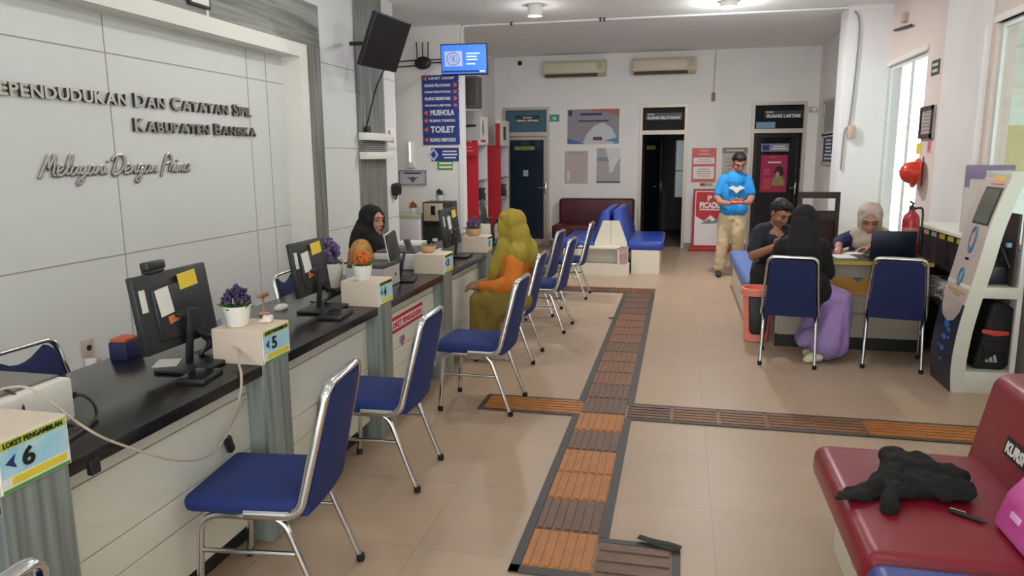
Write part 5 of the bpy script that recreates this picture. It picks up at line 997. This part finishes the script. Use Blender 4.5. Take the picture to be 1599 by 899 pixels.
def add_hand(mb, w, d, n, t, curl=.5, s=1.0):
    """w wrist, d finger direction, n side the palm faces, t thumb side"""
    w = Vector(w); d = Vector(d).normalized(); n = (Vector(n) - d * Vector(n).dot(d)).normalized(); t = (Vector(t) - d * Vector(t).dot(d)); t = (t - n * t.dot(n)).normalized()
    mb.ell(w + d * .048 * s, (.041 * s, .052 * s, .017 * s), Matrix((t, d, n)).transposed(), 14); mb.limb([(w - d * .01, .026 * s), (w + d * .03 * s, .025 * s)], 10)
    for k, (o, L) in enumerate(((.030, .068), (.010, .078), (-.010, .072), (-.029, .056))):
        p = w + d * .088 * s + t * o * s; ch = [(w + d * .06 * s + t * o * .9 * s, .0105 * s), (p, .0098 * s)]; a = 0
        for seg, fr in enumerate((.45, .32, .23)):
            a += curl * (.9 if seg == 0 else 1.1); dd = d * math.cos(a) + n * math.sin(a) + t * o * .6; p = p + dd.normalized() * L * fr * s; ch.append((p, (.0092, .0084, .0072)[seg] * s))
        mb.limb(ch, 8)
    p = w + d * .025 * s + t * .026 * s; q = p + (d * .55 + t * .65 + n * .35).normalized() * .042 * s; r = q + (d * .85 + t * .15 + n * (.3 + curl * .5)).normalized() * .032 * s; u = r + (d * .9 - t * .05 + n * (.25 + curl * .6)).normalized() * .024 * s
    mb.limb([(p, .014 * s), (q, .0115 * s), (r, .010 * s), (u, .008 * s)], 8)
def figure(label, root, head, chains, hands, skin, voxel=.0065, faced=True, lips='#8a4a42'):
    e = thing('person', label, 'person', root); mb = MB(); P, A = add_head(mb, *head)
    for c in chains: mb.limb(c)
    for h in hands: add_hand(mb, *h)
    mb.blob('body', M('skin_' + skin[1:], skin, .55, var=.04, scale=20), e, voxel, 2)
    if faced: face_parts(e, P, A, head[2], lips=lips)
    return e, P, A
def cloth(name, mat, e, chains=(), ells=(), voxel=.011, smooth=5, nz=None):
    mb = MB()
    for c in chains: mb.limb(c)
    for c, r, *a in ells: mb.ell(c, r, a[0] if a else None, 20)
    return mb.blob(name, mat, e, voxel, smooth, nz=nz)
def shoe(e, heel, toe, mat, name='shoe', w=.04):
    h, t = Vector(heel), Vector(toe); d = (t - h).normalized(); mb = MB(); z = Vector((0, 0, 1))
    mb.limb([(h + z * .045, w * .92), (h * .5 + t * .5 + z * .04, w), (t - d * .03 + z * .028, w * .8)]); 
    for v in mb.bm.verts: v.co.z = max(v.co.z, .003)
    mb.blob(name, mat, e, .008, 3)
    return

# man standing in the blue shirt
hd = ((.735, 9.98, 1.485), (.12, -.85, -.50), 1.08)
e, P, A = figure('man standing in a bright blue tee and beige trousers looking at his phone', (.68, 10.0, 0), hd,
    [[((.70, 10.03, 1.42), .058), ((.70, 10.04, 1.30), .066)], [((.70, 10.04, 1.18), .105), ((.69, 10.04, 1.02), .10), ((.69, 10.04, .86), .10)],
     [((.545, 10.03, 1.24), .045), ((.475, 9.99, 1.04), .046), ((.52, 9.88, .985), .04), ((.62, 9.80, .975), .03)], [((.855, 10.03, 1.24), .045), ((.905, 9.99, 1.05), .046), ((.87, 9.88, .99), .04), ((.80, 9.80, .985), .03)],
     [((.62, 10.03, .82), .085), ((.575, 10.0, .47), .065), ((.54, 10.03, .09), .042)], [((.765, 10.03, .82), .085), ((.765, 10.0, .47), .065), ((.755, 10.1, .09), .042)]],
    [((.635, 9.79, .978), (.75, -.55, .1), (.1, .2, 1), (-.2, -.7, .4), .45, .95), ((.79, 9.79, .988), (-.7, -.6, .12), (-.1, .2, 1), (.2, -.7, .4), .5, .95)], '#a87560')
TEE = M('tee_blue', '#1f86cc', .8, var=.05, scale=12, bump=.1, bscale=14)
cloth('tee_shirt', TEE, e, [[((.70, 10.04, 1.345), .075), ((.70, 10.04, 1.25), .15)], [((.57, 10.04, 1.265), .08), ((.70, 10.04, 1.28), .09), ((.83, 10.04, 1.265), .08)], [((.55, 10.03, 1.245), .072), ((.495, 10.0, 1.10), .062)], [((.85, 10.03, 1.245), .072), ((.895, 10.0, 1.11), .062)], [((.70, 10.04, 1.2), .135), ((.70, 10.04, 1.0), .125), ((.695, 10.035, .89), .13)]],
      [((.60, 10.03, 1.08), (.075, .11, .20)), ((.79, 10.03, 1.08), (.075, .11, .20)), ((.615, 10.035, .89), (.10, .145, .12)), ((.775, 10.035, .89), (.10, .145, .12))], nz=(.008, (9, 9, 5)))
lg = MB(); yf = 9.885; lg.prism([(.61, 1.17), (.66, 1.20), (.71, 1.175), (.76, 1.20), (.81, 1.17), (.75, 1.14), (.71, 1.10), (.67, 1.14)], 'y', yf, yf + .03); lg.build('shirt_print', M('shirt_print_white', '#ddd6cf', .7), e, world=True, smooth=False)
KHA = M('trousers_beige', '#c7b391', .85, var=.05, scale=9, bump=.1, bscale=14)
cloth('trousers', KHA, e, [[((.62, 10.03, .80), .112), ((.595, 10.02, .68), .104), ((.575, 10.0, .47), .082), ((.545, 10.02, .11), .07)], [((.77, 10.03, .80), .112), ((.77, 10.02, .68), .104), ((.765, 10.0, .47), .082), ((.755, 10.09, .11), .07)], [((.63, 10.04, .80), .115), ((.76, 10.04, .80), .115)]], nz=(.009, (12, 12, 16)))
shoe(e, (.54, 10.06, 0), (.53, 9.86, 0), M('shoe_dark', '#2c2a2e', .6)); shoe(e, (.755, 10.13, 0), (.77, 9.93, 0), M('shoe_dark', '#2c2a2e', .6))
mb = MB()
for x, y, z, a, b, d in ((0, -.025, .055, .080, .092, .072), (0, .020, .098, .060, .056, .030), (.01, .050, .088, .045, .028, .022), (-.060, -.035, .03, .022, .06, .05), (.060, -.035, .03, .022, .06, .05), (0, -.075, .0, .06, .04, .06)): mb.ell(P(x, y, z), (a * 1.08, b * 1.08, d * 1.08), A, 18)
mb.blob('hair', M('hair_black', '#0d0b0a', .6, bump=.4, bscale=80), e, .009, 2, nz=(.005, (50, 50, 50)))
ph = thing('mobile_phone', 'phone in an orange red case held by the standing man', 'phone', (.715, 9.715, 1.0)); o = MB().box((0, 0, .012), (.15, .075, .012), .005, rot=(R(35), 0, R(5))).build('case', M('phone_case_orange', '#c6542f', .5), ph); MB().box((0, .008, .0175), (.138, .066, .004), .001, rot=(R(35), 0, R(5))).build('display', BLKG, ph)

# man seated in the dark shirt
hd = ((.885, 6.93, 1.075), (.45, -.70, -.55), 1.0)
e, P, A = figure('man in a dark short sleeved shirt seated on the pale blue bench', (.86, 7.1, 0), hd,
    [[((.87, 6.99, 1.02), .055), ((.86, 7.02, .93), .06)], [((.86, 7.03, .86), .12), ((.86, 7.1, .66), .125), ((.86, 7.14, .55), .13)],
     [((.715, 7.0, .88), .058), ((.665, 6.88, .69), .045), ((.74, 6.78, .74), .04), ((.83, 6.70, .80), .029)], [((1.01, 6.98, .87), .058), ((1.07, 6.85, .72), .045), ((1.0, 6.74, .74), .04), ((.93, 6.68, .79), .029)],
     [((.79, 7.12, .545), .095), ((.725, 6.83, .53), .075), ((.73, 6.84, .1), .045)], [((.94, 7.12, .545), .095), ((.96, 6.83, .53), .075), ((.95, 6.84, .1), .045)]],
    [((.84, 6.695, .805), (.7, -.4, .5), (.3, .8, .2), (-.4, .1, .9), .25, .95), ((.92, 6.67, .792), (-.7, -.5, .3), (-.2, .5, .8), (.2, -.3, .9), .4, .95)], '#9a6a55')
NAVS = M('shirt_charcoal_navy', '#1d222c', .85, var=.08, scale=14, bump=.1, bscale=16)
cloth('shirt', NAVS, e, [[((.86, 7.03, .94), .075), ((.86, 7.05, .82), .15), ((.86, 7.12, .6), .155)], [((.75, 7.02, .89), .085), ((.86, 7.03, .91), .09), ((.98, 7.0, .88), .085)], [((.72, 7.0, .87), .078), ((.685, 6.92, .745), .07)], [((1.01, 6.98, .86), .078), ((1.055, 6.90, .77), .07)]], nz=(.008, (10, 10, 6)))
cloth('trousers', M('trousers_black', '#17171a', .85), e, [[((.79, 7.12, .56), .115), ((.725, 6.83, .535), .09), ((.73, 6.835, .12), .07)], [((.94, 7.12, .56), .115), ((.96, 6.83, .535), .09), ((.95, 6.835, .12), .07)], [((.8, 7.14, .57), .12), ((.93, 7.14, .57), .12)]], nz=(.008, (12, 12, 12)))
shoe(e, (.73, 6.87, 0), (.745, 6.70, 0), M('shoe_dark', '#2c2a2e', .6)); shoe(e, (.95, 6.87, 0), (.97, 6.70, 0), M('shoe_dark', '#2c2a2e', .6))
mb = MB()
for x, y, z, a, b, d in ((0, -.025, .055, .080, .092, .070), (0, .020, .098, .060, .056, .030), (-.01, .050, .088, .045, .028, .022), (-.060, -.035, .03, .022, .06, .05), (.060, -.035, .03, .022, .06, .05), (0, -.075, .0, .06, .04, .06)): mb.ell(P(x, y, z), (a, b, d), A, 18)
mb.blob('hair', M('hair_black', '#0d0b0a', .6, bump=.4, bscale=80), e, .009, 2, nz=(.005, (50, 50, 50)))

# woman in cream hijab writing at the desk
hd = ((1.675, 7.13, 1.005), (-.15, -.90, -.40), 1.12)
e, P, A = figure('woman in a cream hijab and navy top writing at the help desk', (1.70, 7.3, 0), hd,
    [[((1.69, 7.19, .95), .055), ((1.70, 7.24, .86), .06)], [((1.70, 7.27, .80), .12), ((1.70, 7.32, .6), .13), ((1.70, 7.36, .52), .14)],
     [((1.555, 7.24, .83), .055), ((1.42, 7.07, .80), .043), ((1.385, 6.92, .795), .036), ((1.36, 6.80, .79), .028)], [((1.845, 7.24, .83), .055), ((1.90, 7.05, .80), .043), ((1.78, 6.92, .795), .036), ((1.64, 6.86, .79), .028)],
     [((1.62, 7.34, .52), .09), ((1.60, 7.05, .50), .07), ((1.60, 7.1, .08), .05)], [((1.79, 7.34, .52), .09), ((1.80, 7.05, .50), .07), ((1.80, 7.1, .08), .05)]],
    [((1.357, 6.79, .787), (-.15, -.95, -.2), (.1, -.2, -1), (1, -.1, 0), .5, .9), ((1.63, 6.858, .787), (-1, -.15, -.1), (0, -.2, -1), (0, -1, .1), .35, .9)], '#b58268', lips='#9a5148')
cloth('blouse', M('blouse_navy', '#1c2350', .85, var=.06, scale=12), e, [[((1.70, 7.25, .86), .09), ((1.70, 7.27, .78), .145), ((1.70, 7.34, .54), .16)], [((1.58, 7.24, .84), .075), ((1.70, 7.25, .86), .08), ((1.82, 7.24, .84), .075)], [((1.555, 7.23, .83), .075), ((1.42, 7.07, .805), .062), ((1.388, 6.95, .80), .05)], [((1.845, 7.24, .83), .075), ((1.895, 7.05, .805), .06), ((1.80, 6.94, .80), .05)]], nz=(.007, (11, 11, 9)))
cloth('skirt', M('skirt_dark', '#22222c', .85), e, [[((1.70, 7.36, .55), .17), ((1.70, 7.08, .50), .14), ((1.70, 7.1, .12), .16)]], voxel=.016)
for x, y in ((1.63, 7.06), (1.77, 7.06)): shoe(e, (x, y + .06, 0), (x, y - .12, 0), M('shoe_dark', '#2c2a2e', .6))
CRM = M('hijab_cream', '#b9a598', .9, var=.06, scale=9)
def hood(P, A, e, mat, extra=(), s=1.0, back=.0, nz=(.007, (16, 16, 8)), mantle=True):
    """head covering that leaves the face oval free, plus the given drape chains"""
    mb = MB()
    for x, y, z, a, b, d in ((0, -.040, .032, .096, .088, .098), (0, -.012, .082, .080, .075, .042), (-.066, -.005, -.02, .026, .05, .085), (.066, -.005, -.02, .026, .05, .085), (0, -.03, -.08, .085, .075, .075), (0, .030, -.135, .060, .055, .035)):
        mb.ell(P(x, y - back, z), (a * s, b * s, d * s), A, 20)
    pts = [P(.066 * math.cos(a), .052 - .012 * math.sin(a) * 0, -.008 + .092 * math.sin(a)) for a in [i * math.pi / 12 for i in range(24)]]
    mb.tube(pts, .016 * s, 8, closed=True)
    for c in extra: mb.limb(c)
    return mb.blob('hijab', mat, e, .009, 4, nz=nz)
hood(P, A, e, CRM, [[(P(0, .0, -.14), .09), ((1.68, 7.16, .84), .11), ((1.67, 7.10, .79), .09)], [((1.585, 7.17, .86), .075), ((1.69, 7.2, .88), .10), ((1.80, 7.2, .86), .08)], [((1.58, 7.12, .79), .055), ((1.77, 7.12, .79), .06)], [((1.70, 7.3, .86), .09), ((1.70, 7.3, .98), .085)]], s=1.16)
pn = thing('ballpoint_pen', 'pen in the writing hand of the woman in cream hijab', 'pen', (1.36, 6.71, .76)); MB().tube([(1.355, 6.66, .758), (1.375, 6.72, .80), (1.39, 6.76, .83)], .004, 8).build('barrel', BLUED, pn, world=True)

# woman in black, seen from behind, lilac skirt
hd = ((.955, 6.06, 1.075), (.30, .92, -.22), 1.0)
e, P, A = figure('woman in black hijab and lilac skirt seated with her back to the viewer', (.93, 5.98, 0), hd,
    [[((.945, 6.03, 1.0), .055), ((.94, 6.0, .92), .06)], [((.94, 5.99, .82), .12), ((.92, 5.97, .66), .125), ((.93, 5.95, .58), .14)],
     [((.80, 6.0, .87), .055), ((.80, 6.06, .68), .043), ((.90, 6.2, .75), .036), ((.97, 6.29, .79), .028)], [((1.07, 6.01, .87), .055), ((1.125, 6.02, .69), .043), ((1.09, 6.16, .76), .036), ((1.07, 6.27, .79), .028)],
     [((.93, 5.97, .565), .095), ((1.10, 6.2, .53), .07), ((1.04, 6.05, .1), .045)], [((1.02, 5.95, .56), .095), ((1.25, 6.06, .46), .07), ((1.12, 5.92, .1), .045)]],
    [((.975, 6.30, .79), (.6, .75, 0), (0, 0, -1), (.6, -.6, 0), .35, .9), ((1.07, 6.28, .79), (0, 1, 0), (0, 0, -1), (-1, 0, 0), .35, .9)], '#a87560')
BLK = M('black_soft_cloth', '#0b0b0d', .92, var=.1, scale=10)
cloth('tunic', BLK, e, [[((.94, 6.0, .93), .09), ((.94, 5.99, .82), .155), ((.93, 5.97, .66), .155), ((.97, 5.93, .56), .165)], [((.81, 6.0, .87), .085), ((.94, 6.0, .89), .10), ((1.07, 6.01, .87), .085)], [((1.075, 6.01, .86), .078), ((1.13, 6.02, .69), .068), ((1.10, 6.14, .75), .055), ((1.075, 6.24, .785), .045)], [((.80, 6.0, .86), .078), ((.795, 6.05, .69), .066), ((.88, 6.17, .745), .05), ((.955, 6.26, .785), .042)], [((1.06, 5.92, .60), .09), ((1.10, 5.92, .53), .075)]], nz=(.008, (9, 9, 6)))
LIL = M('skirt_lilac', '#957bb0', .85, var=.06, scale=9, bump=.25, bscale=7, stretch=(5, 5, .7))
cloth('skirt', LIL, e, [[((.98, 5.95, .56), .125), ((1.22, 6.0, .46), .115), ((1.18, 5.94, .26), .12), ((1.14, 5.92, .14), .125)], [((1.0, 5.97, .55), .12), ((1.12, 6.16, .5), .10), ((1.06, 6.04, .2), .10), ((1.0, 5.99, .16), .08)], [((1.22, 6.0, .44), .11), ((1.235, 5.99, .30), .10), ((1.20, 5.95, .14), .12)], [((1.04, 5.92, .20), .07), ((.98, 5.91, .155), .05)]], voxel=.012, nz=(.016, (14, 14, 4)))
shoe(e, (1.09, 5.87, 0), (.975, 5.84, 0), M('shoe_cream', '#d8d2b4', .6)); shoe(e, (1.12, 6.02, 0), (1.0, 6.06, 0), M('shoe_cream', '#d8d2b4', .6))
hood(P, A, e, BLK, [[(P(0, -.06, -.05), .10), ((.94, 5.97, .94), .125), ((.93, 5.93, .84), .13)], [((.83, 5.98, .86), .07), ((.94, 5.96, .90), .12), ((1.05, 5.99, .86), .07)]])

# woman in mustard hijab at the counter
hd = ((-1.275, 5.50, 1.055), (-.97, .22, -.12), 1.0)
e, P, A = figure('woman in a mustard yellow hijab and orange blouse seated at the counter', (-1.30, 5.5, 0), hd,
    [[((-1.26, 5.50, .98), .055), ((-1.25, 5.51, .89), .06)], [((-1.24, 5.52, .78), .10), ((-1.24, 5.54, .64), .11), ((-1.25, 5.55, .58), .11)],
     [((-1.22, 5.40, .80), .045), ((-1.22, 5.345, .64), .043), ((-1.37, 5.37, .60), .036), ((-1.49, 5.42, .59), .028)], [((-1.22, 5.64, .80), .045), ((-1.22, 5.68, .64), .043), ((-1.37, 5.63, .61), .036), ((-1.49, 5.54, .61), .028)],
     [((-1.27, 5.47, .54), .085), ((-1.48, 5.42, .47), .055), ((-1.47, 5.42, .08), .04)], [((-1.27, 5.62, .54), .085), ((-1.48, 5.59, .47), .055), ((-1.475, 5.58, .08), .04)]],
    [((-1.50, 5.425, .588), (-.95, .25, -.16), (0, .1, -1), (.2, 1, 0), .25, .92), ((-1.50, 5.535, .612), (-.9, -.4, -.14), (0, .1, -1), (.3, -1, 0), .25, .92)], '#96644f')
ORA = M('blouse_orange', '#c9701f', .85, var=.06, scale=10)
cloth('blouse', ORA, e, [[((-1.25, 5.51, .88), .10), ((-1.24, 5.52, .80), .15), ((-1.24, 5.54, .64), .155), ((-1.25, 5.55, .58), .15)], [((-1.22, 5.41, .82), .08), ((-1.235, 5.52, .85), .10), ((-1.22, 5.63, .82), .08)], [((-1.21, 5.385, .80), .078), ((-1.215, 5.345, .64), .074), ((-1.35, 5.365, .605), .060), ((-1.47, 5.41, .592), .043)], [((-1.21, 5.66, .83), .085), ((-1.215, 5.68, .64), .075), ((-1.35, 5.64, .615), .058), ((-1.46, 5.56, .61), .042)]], nz=(.008, (11, 11, 8)))
OLI = M('skirt_olive_mustard', '#7f6b2c', .88, var=.07, scale=9, bump=.25, bscale=9, stretch=(4, 4, .6))
cloth('skirt', OLI, e, [[((-1.22, 5.43, .545), .125), ((-1.40, 5.415, .50), .105), ((-1.50, 5.42, .475), .088), ((-1.50, 5.42, .30), .085), ((-1.47, 5.42, .15), .10)], [((-1.26, 5.62, .545), .11), ((-1.505, 5.59, .475), .082), ((-1.49, 5.58, .15), .10)], [((-1.45, 5.46, .40), .09), ((-1.45, 5.5, .16), .10)], [((-1.3, 5.55, .51), .12), ((-1.42, 5.52, .45), .09)], [((-1.18, 5.42, .50), .11), ((-1.36, 5.40, .44), .085), ((-1.42, 5.42, .30), .07)]], nz=(.016, (13, 13, 3)))
shoe(e, (-1.47, 5.42, 0), (-1.57, 5.41, 0), M('shoe_dark_brown', '#3a2d28', .6), w=.038); shoe(e, (-1.48, 5.58, 0), (-1.58, 5.58, 0), M('shoe_dark_brown', '#3a2d28', .6), w=.038)
MUS = M('hijab_mustard', '#96842c', .9, var=.05, scale=9, bump=.3, bscale=7, stretch=(5, 5, .7))
hood(P, A, e, MUS, [[(P(0, -.055, -.05), .10), ((-1.205, 5.50, .94), .105), ((-1.165, 5.52, .86), .11), ((-1.10, 5.53, .79), .08), ((-1.07, 5.53, .74), .05)], [((-1.29, 5.47, .92), .075), ((-1.33, 5.45, .82), .07), ((-1.375, 5.44, .72), .055), ((-1.395, 5.44, .66), .035)], [((-1.30, 5.52, .92), .07), ((-1.35, 5.53, .80), .07), ((-1.38, 5.52, .68), .045)], [((-1.19, 5.405, .855), .085), ((-1.21, 5.5, .885), .10), ((-1.19, 5.62, .855), .085)]], s=1.06, nz=(.017, (17, 17, 3.5)))

# staff woman in black hijab behind the counter
hd = ((-2.475, 5.66, 1.075), (.93, -.36, -.05), 1.0)
e, P, A = figure('staff woman in a black hijab sitting behind the counter, in profile', (-2.56, 5.65, 0), hd,
    [[((-2.50, 5.65, .98), .055), ((-2.52, 5.64, .90), .06)], [((-2.54, 5.63, .80), .12), ((-2.56, 5.63, .64), .125), ((-2.56, 5.63, .57), .14)],
     [((-2.53, 5.48, .84), .055), ((-2.44, 5.42, .74), .043), ((-2.30, 5.46, .81), .034), ((-2.22, 5.52, .808), .027)], [((-2.53, 5.79, .84), .055), ((-2.44, 5.86, .74), .043), ((-2.30, 5.82, .81), .034), ((-2.22, 5.78, .808), .027)],
     [((-2.54, 5.55, .56), .09), ((-2.32, 5.5, .53), .065), ((-2.33, 5.5, .08), .045)], [((-2.54, 5.71, .56), .09), ((-2.32, 5.76, .53), .065), ((-2.33, 5.76, .08), .045)]],
    [((-2.21, 5.525, .80), (.95, .2, -.1), (0, .1, -1), (.2, 1, 0), .2, .9), ((-2.21, 5.775, .80), (.95, -.2, -.1), (0, .1, -1), (.2, -1, 0), .2, .9)], '#b07a66', lips='#9c4a48')
BAT = M('blouse_batik', '#c99a50', .85, col2='#8a5a34', scale=22)
cloth('blouse', BAT, e, [[((-2.52, 5.64, .89), .09), ((-2.54, 5.63, .80), .145), ((-2.56, 5.63, .60), .155)], [((-2.53, 5.50, .85), .08), ((-2.53, 5.64, .87), .09), ((-2.53, 5.78, .85), .08)], [((-2.53, 5.48, .83), .078), ((-2.44, 5.42, .745), .062), ((-2.33, 5.45, .808), .045)], [((-2.53, 5.79, .83), .078), ((-2.44, 5.86, .745), .062), ((-2.33, 5.83, .808), .045)]], nz=(.006, (11, 11, 8)))
cloth('skirt', M('skirt_dark', '#22222c', .85), e, [[((-2.55, 5.63, .56), .17), ((-2.36, 5.63, .50), .12), ((-2.35, 5.63, .12), .13)]], voxel=.016)
for y in (5.52, 5.74): shoe(e, (-2.38, y, 0), (-2.24, y, 0), M('shoe_dark', '#2c2a2e', .6))
hood(P, A, e, BLK, [[(P(0, -.06, -.06), .105), ((-2.54, 5.64, .94), .125), ((-2.56, 5.63, .86), .12)], [((-2.47, 5.63, .91), .09), ((-2.43, 5.62, .84), .08)], [((-2.54, 5.53, .88), .06), ((-2.53, 5.64, .90), .10), ((-2.54, 5.75, .88), .06)]])
MB().tube(spline([(-2.42, 5.56, .93), (-2.365, 5.58, .86), (-2.355, 5.6, .76)], 6), [(.003, .009)] * 13, 6).build('lanyard', M('lanyard_navy', '#252c6b', .6), e, world=True)
